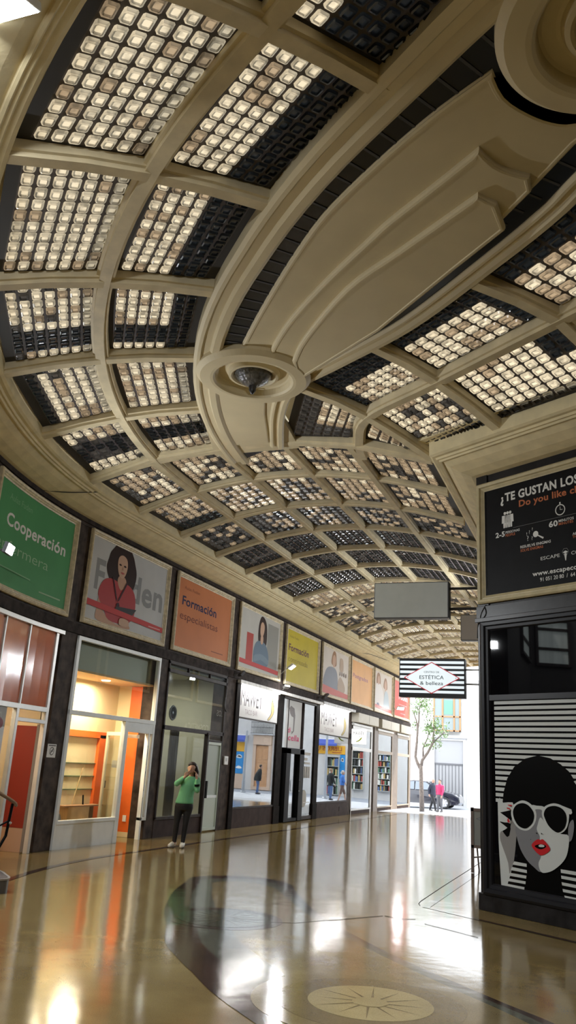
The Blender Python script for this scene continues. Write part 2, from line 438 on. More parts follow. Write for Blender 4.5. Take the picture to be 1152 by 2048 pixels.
# inner cornice with its mitred corner
def corner(d): # meeting point of the two wall lines set out by d
    x = -1.556-d; p = CN-NR*d; t = (x-p.x)/D2.x; return p+D2*t
b = B(); vs = []; kk = len(CPROF)
for kind_, a in (('q', 35.3), ('q', 24), ('c', 0), ('s', 4.2), ('s', 9.0)):
    for d, z in CPROF:
        if kind_ == 'q': vs.append(Vector((-1.556-d, a, z)))
        elif kind_ == 'c': q = corner(d); vs.append(Vector((q.x, q.y, z)))
        else: vs.append(S(a, z, d))
fs = [(i*kk+j, i*kk+(j+1) % kk, (i+1)*kk+(j+1) % kk, (i+1)*kk+j) for i in range(4) for j in range(kk)]
o = b.add(vs, fs).build('trim_right', PLASTER_DIRTY, kind='structure'); tag(o, 'cream cove and cornice turning the sharp inner corner', 'cornice', kind='structure')

# ------------------------------------------------------------------ plaster medallion in the middle of the bend
MP = mat('medallion_plaster', (.63, .545, .36), .6, var=.05, vscale=2)
med = thing('ceiling_medallion', 'long stepped cream plaster medallion in the middle of the curved ceiling', 'ceiling medallion', (-2.4, 7.4, 6.5), kind='structure')
BORD = [(-.17, .02), (-.13, -.01), (-.09, -.015), (-.06, .02), (.02, .02), (.05, -.03), (.13, -.03), (.17, 0), (.17, .26), (-.17, .26)]
BORL = [(-x, z) for x, z in BORD]
tl = [radians(5+k*2.2) for k in range(36)]
br = lambda t: 8.83+.26*max(0, min(1, (t-radians(44))/radians(22)))**1.3
B().sweep([V3(arc(t, br(t)), 6.50) for t in tl], BORL).build('border', MP, med)
cp = smoothpts([(-4.78, 11.45), (-4.30, 10.25), (-3.80, 9.45), (-2.93, 8.88), (-1.90, 8.21), (-.80, 7.21), (-.23, 6.64), (.13, 6.19), (1.35, 4.75)], 6, False)
B().sweep([V3(p, 6.50) for p in cp], [(x*.66, z) for x, z in BORL]).build('border', MP, med)
B().sweep([V3(arc(t, br(t)), 6.72) for t in tl], [(-.34, 0), (.3, 0), (.3, .05), (-.34, .05)]).build('border_back', MP, med)
B().sweep([V3(p, 6.72) for p in cp], [(-.36, 0), (.36, 0), (.36, .05), (-.36, .05)]).build('border_back', MP, med)
IP = lambda x, y, z: Vector((x, y, z))
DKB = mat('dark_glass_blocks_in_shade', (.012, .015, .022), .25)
DKJ = mat('dark_block_joints', (.05, .05, .055), .6)
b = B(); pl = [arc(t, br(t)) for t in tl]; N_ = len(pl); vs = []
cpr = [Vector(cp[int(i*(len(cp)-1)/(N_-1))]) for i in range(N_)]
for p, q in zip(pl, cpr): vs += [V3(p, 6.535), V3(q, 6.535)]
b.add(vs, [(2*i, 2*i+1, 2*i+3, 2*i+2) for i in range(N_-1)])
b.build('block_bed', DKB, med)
b = B()
for k in range(40):
    t = radians(22+k*1.35); a = arc(t, br(t)); c2 = arc(t, 8.1); b.sweep([V3(a, 6.528), V3(c2, 6.528)], [(-.012, 0), (.012, 0), (.012, .05), (-.012, .05)])
for k in range(26):
    f = k/25; p = Vector((-3.5, 9.1))*(1-f)+Vector((.6, 5.5))*f; n2 = Vector((.70, .71)); b.sweep([V3(p+n2*.12, 6.528), V3(p-n2*.28, 6.528)], [(-.012, 0), (.012, 0), (.012, .05), (-.012, .05)])
b.build('block_joints', DKJ, med)
redge = [(.55, 5.34), (.01, 5.82), (-.31, 6.21), (-1.09, 7.06), (-2.08, 8.02), (-3.50, 9.02)]
P1 = smoothpts([(-.53, 4.88), (-.97, 5.13), (-1.45, 5.46), (-2.03, 5.91), (-2.41, 6.27), (-2.98, 6.92), (-3.57, 7.65), (-3.98, 8.19)], 4, False)[::-1]+smoothpts([(-.53, 4.88), (-.47, 5.15), (-.32, 5.36), (-.15, 5.51), (.02, 5.57), (.30, 5.50), (.55, 5.34)], 3, False)[1:]+redge[1:]
P2 = smoothpts([(-.72, 5.54), (-1.10, 5.83), (-1.64, 6.23), (-1.95, 6.50), (-2.50, 6.99), (-3.11, 7.60), (-3.52, 8.11), (-3.72, 8.42)], 4, False)[::-1]+smoothpts([(-.72, 5.54), (-.62, 5.75), (-.50, 5.88), (-.36, 5.98)], 2, False)[1:]+[(-.36, 6.16), (-1.12, 7.04), (-2.11, 7.99), (-3.45, 8.95)]
P3 = smoothpts([(-.79, 5.97), (-1.18, 6.25), (-1.63, 6.57), (-2.29, 7.05), (-3.05, 7.90), (-3.38, 8.40)], 4, False)[::-1]+[(-.72, 6.06), (-.65, 6.13), (-.62, 6.50), (-1.16, 7.00), (-2.15, 7.94), (-3.40, 8.85)]
def plaque(pts, zb, zt, lip):
    b = B(); n = len(pts); c = Vector((sum(p[0] for p in pts)/n, sum(p[1] for p in pts)/n))
    sgn = 1 if sum(pts[i-1][0]*pts[i][1]-pts[i][0]*pts[i-1][1] for i in range(n)) > 0 else -1
    def inset(k):
        out = []
        for i in range(n):
            p = Vector(pts[i]); a = Vector(pts[i-1]); q = Vector(pts[(i+1) % n])
            t = (q-a); t = t.normalized() if t.length > 1e-6 else Vector((1, 0)); nn = Vector((-t.y, t.x))
            out.append(p+nn*(k*sgn))
        return out
    rings_ = [(0, zt), (0, zb+.03), (.01, zb+.015), (.01, zb+.008), (.028, zb), (.05, zb), (.056, zb+.010)]
    vs = []
    for k, z in rings_: vs += [V3(p, z) for p in inset(k)]
    fs = [(j*n+i, j*n+(i+1) % n, (j+1)*n+(i+1) % n, (j+1)*n+i) for j in range(len(rings_)-1) for i in range(n)]
    fs.append(tuple((len(rings_)-1)*n+i for i in range(n)))
    return b.add(vs, fs)
plaque(P1, 6.50, 6.72, 0).build('plaque', MP, med)
plaque([(x*1.0125, y*1.0125) for x, y in P2], 6.455, 6.52, 0).build('plaque', MP, med)
plaque([(x*1.0235, y*1.0235) for x, y in P3], 6.41, 6.47, 0).build('plaque', MP, med)
# tail between the small rosette and the first cross rib
B().plate(IP_ := (lambda x, y, d: Vector((x, y, d))), [(-5.98, 11.62), (-4.45, 11.62), (-4.28, 10.3), (-3.80, 9.45), (-3.5, 9.02), (-4.3, 8.3), (-4.95, 8.9), (-5.4, 9.9)], 6.66, 6.53).build('tail_panel', MP, med)
B().plate(IP_, [(-5.56, 11.22), (-4.84, 11.26), (-4.48, 10.2), (-4.15, 9.4), (-4.85, 9.2), (-5.2, 10.0)], 6.56, 6.505).build('tail_relief', MP, med, bevel=.02)
def rosette(c, k, nm):
    prof = [(.80, 6.62), (.80, 6.47), (.77, 6.44), (.74, 6.41), (.60, 6.40), (.56, 6.405), (.535, 6.43), (.515, 6.51), (.49, 6.524), (.40, 6.526), (.37, 6.52), (.36, 6.49), (.345, 6.46), (.31, 6.455), (.285, 6.47), (.27, 6.50), (.26, 6.52), (.0, 6.526)]
    return B().lathe((c[0], c[1], 0), [(r*k, 6.5+(z-6.5)) for r, z in prof], 72).build('rosette', MP, med, smooth=False, bevel=0)
rosette((-4.13, 8.93), .95, 'a'); rosette((.33, 4.68), 1.02, 'b')
GLB = mat('ribbed_lamp_glass', (.10, .10, .10), .12, coat=.6, var=.5, vscale=20, bump=.6, bscale=30)
lamp = thing('bowl_lamp', 'dark faceted glass bowl lamp with a pointed finial in the ceiling rosette', 'ceiling lamp', (-4.13, 8.93, 6.5))
B().lathe((-4.13, 8.93, 0), [(.243, 6.515), (.25, 6.49), (.235, 6.46), (.20, 6.41), (.15, 6.37), (.09, 6.34), (.05, 6.325)], 20).build('bowl', GLB, lamp)
B().lathe((-4.13, 8.93, 0), [(.05, 6.335), (.055, 6.31), (.045, 6.285), (.05, 6.27), (.02, 6.22), (.0, 6.205)], 16).build('finial', DMETAL, lamp, smooth=True)
# ------------------------------------------------------------------ floor
def floor_mat(name, col, col2, rough=.35):
    M = mat(name, col, .11, var=.1, vscale=2.2, col2=col2)
    nt = M.node_tree; N = nt.nodes; bs = N['Principled BSDF']
    tc = N.new('ShaderNodeTexCoord'); vo = N.new('ShaderNodeTexNoise'); vo.inputs['Scale'].default_value = 120; vo.inputs['Detail'].default_value = 2
    nt.links.new(tc.outputs['Object'], vo.inputs['Vector'])
    mx = N.new('ShaderNodeMixRGB'); mx.blend_type = 'OVERLAY'; mx.inputs[0].default_value = .35
    src = bs.inputs['Base Color'].links[0].from_socket
    nt.links.new(src, mx.inputs[1]); nt.links.new(vo.outputs['Fac'], mx.inputs[2]); nt.links.new(mx.outputs[0], bs.inputs['Base Color'])
    mp = N.new('ShaderNodeMapping'); nt.links.new(tc.outputs['Object'], mp.inputs[0])
    nb = N.new('ShaderNodeTexNoise'); nb.inputs['Scale'].default_value = 1.6; nb.inputs['Detail'].default_value = 3; nt.links.new(mp.outputs[0], nb.inputs['Vector'])
    bp = N.new('ShaderNodeBump'); bp.inputs['Strength'].default_value = .10; bp.inputs['Distance'].default_value = .03
    nt.links.new(nb.outputs['Fac'], bp.inputs['Height']); nt.links.new(bp.outputs[0], bs.inputs['Normal'])
    bs.inputs['IOR'].default_value = 1.5; bs.inputs['Specular Tint'].default_value = (1, .91, .76, 1)
    return M
FL = floor_mat('terrazzo_ochre', (.235, .162, .060), (.29, .21, .085))
FB = floor_mat('terrazzo_brown', (.040, .020, .014), (.06, .03, .02))
FG = floor_mat('terrazzo_green_grey', (.095, .10, .075), (.12, .12, .09))
FC = floor_mat('terrazzo_cream', (.46, .37, .18), (.54, .44, .22))
FD = floor_mat('terrazzo_tan', (.19, .145, .075), (.23, .175, .09))
FW = floor_mat('terrazzo_pale', (.23, .175, .085), (.275, .215, .11))
def fz(y): return 0 if y < 34 else (-.23*(y-34)/6)
b = B()
ys = [-9, 34, 36, 38, 40]
vs = []
for y in ys: vs += [(-13.5, y, fz(y)), (12, y, fz(y))]
b.add(vs, [(2*i, 2*i+1, 2*i+3, 2*i+2) for i in range(4)])
fl = b.build('floor', FL, kind='structure', recalc=False); tag(fl, 'polished ochre terrazzo floor of the passage with inlaid bands', 'floor', kind='structure')
ZI = .003
def inlay(name, polys, m, dz=0):
    b = B()
    for p in polys: b.add([(x, y, ZI+dz) for x, y in p], [tuple(range(len(p)))])
    return b.build(name, m, fl)
def strip(pa, pb): return [[pa[i], pa[i+1], pb[i+1], pb[i]] for i in range(len(pa)-1)]
def offs(pts, d):
    out = []
    for i, p in enumerate(pts):
        a = Vector(pts[max(0, i-1)]); c = Vector(pts[min(len(pts)-1, i+1)]); t = (c-a).normalized(); n = Vector((t.y, -t.x)); q = Vector(p)+n*d; out.append((q.x, q.y))
    return out
# line following the outer wall, line following the inner wall
lw = [W(u, 0, 1.02) for u in [3+.3*k for k in range(33)]+[12.75, 16, 20, 25, 30, 33.9]]; lw = [(p.x, p.y) for p in lw]
inlay('inlay_line', strip(lw, offs(lw, .11)), FB)
rw = [(-1.556-.62, 33.9), (-1.556-.62, 20)]+[tuple(corner(.62))]+[tuple(S(s, 0, .62))[:2] for s in (2, 6, 9)]
inlay('inlay_line', strip(rw, offs(rw, .09)), FB)
# lens-shaped medallion, the floor's echo of the ceiling one
lens = smoothpts([(-4.9, 12.0), (-5.40, 11.70), (-5.58, 11.3), (-5.45, 10.86), (-5.20, 10.05), (-4.68, 8.85), (-4.22, 8.05), (-3.86, 7.36), (-3.46, 6.85), (-3.12, 6.47), (-2.7, 6.0), (-1.9, 5.3), (-1.1, 4.75), (-.2, 4.5), (.5, 4.9), (.45, 5.5), (.05, 6.1), (-.45, 6.68), (-.93, 7.12), (-2.0, 8.2), (-3.1, 9.6), (-3.9, 11.0), (-4.3, 11.75)], 5)
A_, B_ = Vector((-5.45, 11.75)), Vector((.6, 4.75)); ax_ = (B_-A_).normalized(); pr_ = Vector((-ax_.y, ax_.x)); mid_ = (A_+B_)/2
def shrink(pts, kt, kw):
    out = []
    for p in pts:
        v = Vector(p)-mid_; q = mid_+ax_*(v.dot(ax_)*kt)+pr_*(v.dot(pr_)*kw); out.append((q.x, q.y))
    return out
b1 = lens+[lens[0]]; bi = shrink(b1, .94, .80); bg_ = shrink(b1, .88, .58)
inlay('inlay_band', strip(b1, bi), FB); inlay('inlay_band', strip(bi, bg_), FG)
inlay('inlay_field', [bg_[:-1]], FW)
def disc(c, r, n=64, k=1., rot=0): return [(c[0]+r*cos(2*pi*i/n), c[1]+k*r*sin(2*pi*i/n)) for i in range(n)]
def star(c, r0_, r1_, n, rot=0):
    return [[c+Vector((cos(a), sin(a)))*rr for a, rr in ((rot+2*pi*i/n, r1_), (rot+2*pi*(i+.5)/n, r0_), (rot+2*pi*(i+.5)/n, r0_*.4))] for i in range(n)]
c1 = Vector((-1.69, 6.45))
def ring(c, ra, rb, n=64): return [[(c.x+ra*cos(2*pi*i/n), c.y+ra*sin(2*pi*i/n)), (c.x+ra*cos(2*pi*(i+1)/n), c.y+ra*sin(2*pi*(i+1)/n)), (c.x+rb*cos(2*pi*(i+1)/n), c.y+rb*sin(2*pi*(i+1)/n)), (c.x+rb*cos(2*pi*i/n), c.y+rb*sin(2*pi*i/n))] for i in range(n)]
inlay('inlay_ring', ring(c1, .68, .86), FW, .001); inlay('inlay_disc', [disc(c1, .68)], FD, .002)
inlay('compass_disc', [disc(c1, .45)], FC, .003)
ray_ = []
for i in range(12):
    a = 2*pi*i/12+.2; ray_.append([c1+Vector((cos(a-.13), sin(a-.13)))*.13, c1+Vector((cos(a), sin(a)))*(.44 if i % 2 else .40), c1+Vector((cos(a+.02), sin(a+.02)))*.13])
inlay('compass_star', ray_, FD, .004); inlay('compass_centre', [disc(c1, .13, 8)], FC, .005)
c2 = Vector((-3.90, 8.74))
inlay('inlay_ring', ring(c2, .50, .62), FB, .001); inlay('inlay_disc', [disc(c2, .50)], floor_mat('terrazzo_dark_green', (.045, .05, .032), (.065, .07, .045)), .002)
inlay('star', [[c2+Vector((cos(a-.09), sin(a-.09)))*.1, c2+Vector((cos(a), sin(a)))*.49, c2+Vector((cos(a+.09), sin(a+.09)))*.1] for a in [2*pi*i/16 for i in range(16)]], FD, .003)
CRK = mat('crack_line', (.02, .018, .015), .8)
for pts in (((-3.52, 8.77), (-3.40, 8.86), (-3.19, 8.98), (-2.9, 9.45), (-2.52, 10.08)), ((-2.5, 10.1), (-2.30, 10.02), (-2.15, 10.12)), ((-2.0, 9.9), (-1.7, 9.72), (-1.36, 9.49)), ((-2.38, 11.52), (-2.36, 11.3), (-2.31, 11.15)), ((-2.38, 11.52), (-2.40, 13.2), (-2.42, 17.3))):
    B().sweep([(x, y, .002) for x, y in pts], [(-.0035, 0), (.0035, 0), (.002, .003), (-.002, .003)]).build('crack', CRK, fl)

# ------------------------------------------------------------------ left wall: piers, beams, cove backing
wl = B()
US = [7.6, 39.9]
wl.box(W, .2, 39.95, 5.60, 5.76, -.35, 0, n=60)
wl.box(W, 8.6, 39.95, 3.60, 5.66, -.35, -.015, n=60)
PIERS = [(8.6, 8.95), (11.93, 12.42), (15.47, 15.85), (18.88, 19.60), (22.45, 22.88), (25.80, 26.2), (29.64, 30.12), (32.90, 33.85), (36.40, 37.30), (39.75, 40.0)]
wl.box(W, 8.6, 39.95, 3.60, 3.66, -3.3, -.3, n=60); wl.box(W, 8.6, 39.95, 0, 3.66, -3.35, -3.3, n=60)
for a, c in PIERS: wl.box(W, a, c, 0, 3.62, -.35, 0)
wlo = wl.build('wall_left', MARBLE, kind='structure', bevel=.006); tag(wlo, 'dark brown stone facing of the long shop wall', 'wall', kind='structure')
b = B()
for a, c in ((-.3, .0), ):
    pass
# dark band between shopfronts and posters, and top band, slightly proud
bb = B(); bb.box(W, 8.6, 39.95, 3.62, 3.80, 0, .03, n=60); bb.box(W, 8.6, 39.95, 5.655, 5.735, 0, .035, n=60)
o = bb.build('trim_1', mat('dark_stone_band', (.036, .027, .024), .7, var=.6, vscale=6, spec=.08), kind='structure'); tag(o, 'dark stone bands above and below the row of posters', 'trim', kind='structure')
bb = B(); bb.box(W, 19.45, 19.68, 0, 3.6, .0, .05)
for a, c in ((22.45, 22.88), (25.80, 26.2)):
    bb.box(W, a, c, 0, 3.52, 0, .04)
    bb.box(W, a-.01, c+.01, 0, .46, .04, .06)
o = bb.build('trim_2', mat('brown_black_pilaster', (.014, .011, .010), .7, var=.4, spec=.05), bevel=.005, kind='structure'); tag(o, 'dark pilasters framing the taco bar shopfront', 'pilaster', kind='structure')
# roof over the side opening where the photographer stands, and over the rest of the second passage
RF = mat('soffit', (.35, .30, .2), .8)
b = B(); n = 24; vs = []
for i in range(n+1):
    th = radians(36+i*4.2); th = min(th, radians(140))
    vs += [(CX-11.9*cos(th), CY-11.9*sin(th), 5.78), (CX-26*cos(th), CY-26*sin(th), 5.78)]
b.add(vs, [(2*i, 2*i+2, 2*i+3, 2*i+1) for i in range(n)])
o = b.build('ceiling', RF, kind='structure'); tag(o, 'plain ceiling over the side opening off the bend', 'ceiling', kind='structure')
b = B(); rim = [W(8.62, 0, 0).to_2d(), Vector((-12.5, 6.5)), Vector((-12.5, -8.9)), Vector((11.9, -8.9)), (CN+D2*15.8)]
for i in range(4):
    p, q = rim[i], rim[i+1]; b.add([(p.x, p.y, 0), (q.x, q.y, 0), (q.x, q.y, 6.95), (p.x, p.y, 6.95)], [(0, 1, 2, 3)])
o = b.build('wall_front', mat('dim_stone_wall', (.06, .055, .05), .8, var=.2), kind='structure'); tag(o, 'plain stone walls of the side opening behind the photographer', 'wall', kind='structure')
b = B(); b.add([S(7.3, 6.9, -1.2), S(18, 6.9, -1.2), S(18, 6.9, 12), S(7.3, 6.9, 12)], [(0, 1, 2, 3)])
o = b.build('ceiling', RF, kind='structure'); tag(o, 'plain flat ceiling over the rest of the second passage', 'ceiling', kind='structure')
LITC = mat('daylit_curtain', (.5, .52, .5), .8, emit=(.80, .95, .90), estr=.9, var=.3, vscale=5, stretch=(1, 1, .02))
ra, rb = rim[0], rim[1]; re_ = (rb-ra).normalized(); rn_ = Vector((-re_.y, re_.x))
if rn_.dot(-ra) < 0: rn_ = -rn_
def Sl(a, z, d): p = ra+re_*a+rn_*d; return Vector((p.x, p.y, z))
def Bk(a, z, d): return Vector((-12.5+d, a, z))
for k, (fr_, a0, a1) in enumerate(((Sl, 2.6, 4.55), (Bk, 5.35, 6.36))):
    w_ = thing('window_%d' % (k+1), ('curtained window high on the side wall, seen in the black salon glass', 'second curtained window high on the end wall, seen in the black salon glass')[k], 'window', tuple(fr_((a0+a1)/2, 4.6, 0)), kind='structure')
    B().rings(fr_, a0, a1, 4.55, 5.85, [(0, 0), (0, .08), (.08, .08), (.08, .02)]).build('frame', DARKF, w_); B().box(fr_, a0+.08, a1-.08, 4.63, 5.77, 0, .02).build('curtain', LITC, w_)
    B().box(fr_, a0+.05, a1-.05, 4.98, 5.06, .02, .06).box(fr_, a0+.05, a1-.05, 5.52, 5.60, .02, .06).build('glazing_bar', DARKF, w_)
# inner building: prism with its stone face to the bend and plaster face to the straight passage
b = B()
p0, p1 = S(0, 0, 0), S(16, 0, 0)
base = [(-1.556, 11.42), (p1.x, p1.y), (p1.x, 35.3), (-1.556, 35.3)]
b.add([(x, y, 0) for x, y in base]+[(x, y, 5.74) for x, y in base], [(k, (k+1) % 4, 4+(k+1) % 4, 4+k) for k in range(4)]+[(4, 5, 6, 7)])
o = b.build('wall_right', mat('black_brown_stone', (.014, .013, .014), .4, var=.5, vscale=4, spec=.25), kind='structure'); tag(o, 'black stone wall turning the sharp inner corner of the passage', 'wall', kind='structure')
bb = B()
bb.box(S, -.035, .16, 0, 5.74, 0, .02); bb.box(S, -.035, 9, 3.64, 3.83, .0, .05); bb.box(S, -.03, 9, 3.60, 3.66, .0, .09)
bb.box(S, -.05, .2, 0, .2, 0, .05); bb.box(S, .2, 9, 0, .19, 0, .055)
o = bb.build('trim_3', mat('polished_black_stone', (.016, .015, .016), .35, var=.6, vscale=6, spec=.3), bevel=.006, kind='structure'); tag(o, 'black stone pilaster, ledge and plinth at the inner corner', 'trim', kind='structure')
# ------------------------------------------------------------------ posters over the shops
FPROF = [(0, 0), (0, .055), (.02, .07), (.045, .065), (.06, .045), (.075, .045), (.09, .025), (.11, .02), (.11, .0)]
def P(name, c, rough=.45, **k): return mat('print_'+name, c, rough, spec=.06, **k)
def sh(*pts, n=4): return smoothpts(pts, n)
ZB, ZT = 3.845, 5.615
SKIN, HAIR = P('skin', (.50, .31, .22)), P('dark_hair', (.035, .02, .018))
RED, NAVY, GREYT, WHT = P('red', (.50, .055, .05)), P('navy', (.035, .035, .09)), P('grey_letter', (.27, .28, .29)), P('white', (.75, .75, .75))
class Poster:
    def __init__(s, u0, u1, col, label, cname, frame=OLDCREAM):
        s.u0, s.u1 = u0, u1; c = W((u0+u1)/2, ZB, 0)
        s.t = thing('advertising_poster', label, 'poster', tuple(c), 'backlit posters above the shops')
        B().rings(W, u0, u1, ZB, ZT, FPROF).build('frame', frame, s.t)
        b = B(); n = 12 if u0 < CY else 1
        for k in range(n):
            a, c2 = u0+.10+(u1-u0-.2)*k/n, u0+.10+(u1-u0-.2)*(k+1)/n
            b.add([W(a, ZB+.1, .012), W(c2, ZB+.1, .012), W(c2, ZT-.1, .012), W(a, ZT-.1, .012)], [(0, 1, 2, 3)])
        b.build('print', P(cname, col, var=.06, vscale=1.5), s.t); s.k = 0
    def X(s, f):   # a fraction across the poster as it reads in perspective, to the distance along the wall
        a, c = s.u0*.889+3.1, s.u1*.889+3.1
        return s.u0+(s.u1-s.u0)*f*a/(c-f*(c-a))
    def Z(s, f): return ZB+(ZT-ZB)*f
    def shape(s, name, m, pts, smooth=0):
        s.k += 1
        if smooth: pts = smoothpts(pts, smooth)
        B().poly(W, [(s.X(x), s.Z(z)) for x, z in pts], .012+.0012*s.k).build(name, m, s.t)
    def txt(s, m, t, x, z, h, w=None, bold=0., name='lettering'):
        s.k += 1
        if t[:3] == 'www' or t[:4] == 'cong' or t[:3] == 'Fun':   # print too small to read: a faint line of type
            B().poly(W, [(s.X(x), s.Z(z)), (s.X(x+w), s.Z(z)), (s.X(x+w), s.Z(z)+h*.55), (s.X(x), s.Z(z)+h*.55)], .012+.0012*s.k).build('small_print', m, s.t); return
        B().text(W, t, s.X(x), s.Z(z), h, .012+.0012*s.k, bold=bold, width=w and s.X(x+w)-s.X(x)).build(name, m, s.t)
GL = 'advertising poster'
p = Poster(9.10, 11.95, (.085, .31, .13), 'green poster reading Cooperación enfermera in a pale frame', 'green')
p.txt(P('light_green', (.20, .42, .24)), 'Aulas Fuden', .20, .80, .10, .30); p.txt(WHT, 'Cooperación', .20, .575, .20, .71, .022); p.txt(P('pale_green', (.32, .52, .34)), 'enfermera', .10, .36, .17, .66, -.008)
p.txt(P('pale_green', (.1, .1, .1)), 'www.fuden.es', .70, .13, .045, .22); p.txt(P('light_green', (.2, .4, .2)), 'congresos, cooperación y proyectos', .14, .20, .04, .45)
p = Poster(12.41, 15.48, (.52, .53, .54), 'grey poster of a curly-haired woman in red holding a tablet', 'grey')
p.txt(GREYT, 'F', .11, .40, .56, .115, .028); p.txt(GREYT, 'den', .545, .40, .53, .40, .026)
body = [(.17, .34), (.20, .48), (.26, .545), (.34, .56), (.42, .54), (.50, .56), (.57, .53), (.615, .45), (.63, .30), (.60, .18), (.50, .11), (.33, .11), (.26, .20)]
p.shape('hair', HAIR, [(.255, .60), (.235, .68), (.25, .76), (.265, .84), (.30, .90), (.335, .955), (.38, .965), (.42, .99), (.46, .965), (.51, .95), (.55, .89), (.575, .82), (.60, .74), (.605, .66), (.595, .58), (.575, .52), (.52, .485), (.44, .47), (.36, .47), (.30, .52)], 4)
p.shape('arm', SKIN, [(.185, .32), (.235, .32), (.255, .18), (.42, .09), (.56, .12), (.56, .07), (.2, .07), (.17, .18)], 4)
p.shape('uniform', P('scrub_red', (.42, .065, .07)), body, 3)
p.shape('neck', SKIN, [(.40, .62), (.47, .62), (.49, .55), (.435, .47), (.385, .55)], 3)
p.shape('face', P('face', (.56, .37, .27)), [(.365, .73), (.37, .82), (.415, .86), (.47, .83), (.485, .74), (.465, .64), (.43, .605), (.39, .635)], 5)
for x in (.395, .452): p.shape('eye', HAIR, [(x-.017, .745), (x, .757), (x+.017, .745), (x, .735)], 3)
p.shape('mouth', P('lip', (.45, .12, .11)), [(.405, .665), (.43, .672), (.455, .665), (.43, .648)], 3)
p.shape('nose', P('nose_shade', (.44, .27, .19)), [(.425, .73), (.432, .73), (.438, .695), (.42, .693)])
p.shape('stethoscope', P('tube', (.05, .02, .03)), [(.315, .58), (.33, .58), (.40, .36), (.395, .33)]); p.shape('stethoscope', P('tube', (.05, .02, .03)), [(.49, .58), (.505, .57), (.425, .35), (.405, .33)])
p.shape('stethoscope_disc', P('tube', (.05, .02, .03)), [(.395, .30), (.42, .325), (.435, .29), (.41, .265)], 4)
p.shape('tablet', P('tablet', (.045, .045, .05)), [(.385, .255), (.40, .28), (.64, .315), (.58, .205), (.40, .19)])
p.shape('hand', P('face', (.5, .3, .2)), [(.45, .15), (.49, .175), (.56, .16), (.56, .10), (.46, .09)], 3)
p.shape('stripe', P('stripe_red', (.52, .06, .06)), [(.04, .265), (.04, .20), (.97, .155), (.97, .215)])
p.txt(P('pink', (.7, .4, .4)), 'www.fuden.es', .80, .178, .035, .14)
p = Poster(15.85, 18.90, (.56, .205, .09), 'terracotta poster reading Formación especialistas above the dark shopfront', 'terracotta')
p.txt(P('brown_letter', (.26, .09, .05)), 'Aulas Fuden', .14, .81, .075, .27); p.txt(NAVY, 'Formación', .12, .605, .20, .60, .022); p.txt(P('dark_red_letter', (.16, .05, .045)), 'especialistas', .10, .42, .17, .66, -.006)
p.txt(P('brown_letter', (.2, .1, .1)), 'www.fuden.es', .68, .13, .04, .2)
p = Poster(19.34, 22.39, (.52, .51, .48), 'grey poster of a long-haired woman with folded arms beside a red bar', 'warm_grey')
p.shape('bar', P('bar_red', (.42, .07, .06)), [(.20, .17), (.20, .60), (.355, .60), (.355, .17)])
p.shape('door', P('door_grey', (.30, .30, .28)), [(.68, .14), (.68, .86), (.93, .86), (.93, .14)])
p.shape('hair', HAIR, [(.46, .60), (.47, .80), (.52, .92), (.60, .90), (.655, .78), (.665, .55), (.62, .46), (.50, .48)], 5)
p.shape('uniform', P('scrub_blue', (.14, .20, .27)), [(.37, .30), (.40, .46), (.48, .53), (.60, .53), (.68, .46), (.73, .30), (.68, .16), (.42, .14)], 4)
p.shape('face', P('face', (.5, .3, .2)), [(.50, .70), (.51, .80), (.55, .84), (.595, .79), (.59, .68), (.55, .60), (.515, .63)], 5)
p.shape('neck', P('face', (.5, .3, .2)), [(.525, .62), (.575, .62), (.58, .53), (.55, .49), (.52, .53)], 3)
p.shape('folded_arms', P('scrub_light', (.19, .26, .33)), [(.38, .28), (.55, .34), (.72, .28), (.70, .21), (.55, .25), (.40, .20)], 4)
p.shape('stripe', P('stripe_red', (.5, .1, .1)), [(.04, .19), (.04, .125), (.96, .10), (.96, .165)])
p = Poster(22.77, 25.88, (.58, .48, .05), 'yellow poster reading Formación continuada with a lit floodlight before it', 'yellow')
p.txt(P('olive_letter', (.33, .26, .05)), 'Aulas Fuden', .12, .81, .075, .27); p.txt(P('plum_letter', (.13, .05, .08)), 'Formación', .10, .585, .20, .60, .022); p.txt(P('olive_letter', (.3, .2, .1)), 'continuada', .10, .40, .17, .58, -.004)
p = Poster(26.2, 29.45, (.66, .61, .56), 'pale poster of a nurse with sketched figures and a red foot stripe', 'cream_white')
p.shape('hair', P('fair_hair', (.34, .20, .12)), [(.36, .66), (.37, .82), (.43, .92), (.50, .90), (.53, .78), (.52, .64)], 5)
p.shape('uniform', P('slate_scrub', (.26, .28, .33)), [(.10, .20), (.13, .44), (.24, .57), (.44, .60), (.56, .52), (.60, .30), (.55, .16)], 4)
p.shape('face', P('face', (.5, .3, .2)), [(.39, .70), (.40, .80), (.45, .85), (.50, .80), (.505, .70), (.46, .61), (.41, .63)], 5)
p.shape('sketch', P('sketch_tan', (.46, .36, .28)), [(.62, .18), (.60, .34), (.68, .46), (.78, .40), (.86, .28), (.82, .17)], 4)
p.shape('sketch', P('sketch_tan', (.46, .36, .28)), [(.66, .60), (.66, .82), (.76, .82), (.78, .60)], 4)
for q in range(4): p.shape('sketch_line', P('sketch_dark', (.25, .2, .18)), [(.64+.07*q, .50), (.67+.07*q, .58), (.69+.07*q, .52), (.67+.07*q, .49)], 3)
p.shape('stripe', P('stripe_soft_red', (.58, .17, .15)), [(.04, .22), (.04, .07), (.96, .07), (.96, .16)])
p = Poster(29.62, 32.8, (.76, .43, .19), 'light orange poster reading Postgrados', 'light_orange')
p.txt(P('mauve_letter', (.32, .14, .22)), 'Postgrados', .12, .58, .15, .66, .014)
p = Poster(33.0, 36.2, (.66, .60, .55), 'white poster of two people in white, last before the red one', 'off_white')
p.shape('hair', P('fair_hair', (.3, .2, .1)), [(.14, .66), (.16, .86), (.26, .92), (.34, .84), (.35, .66)], 4)
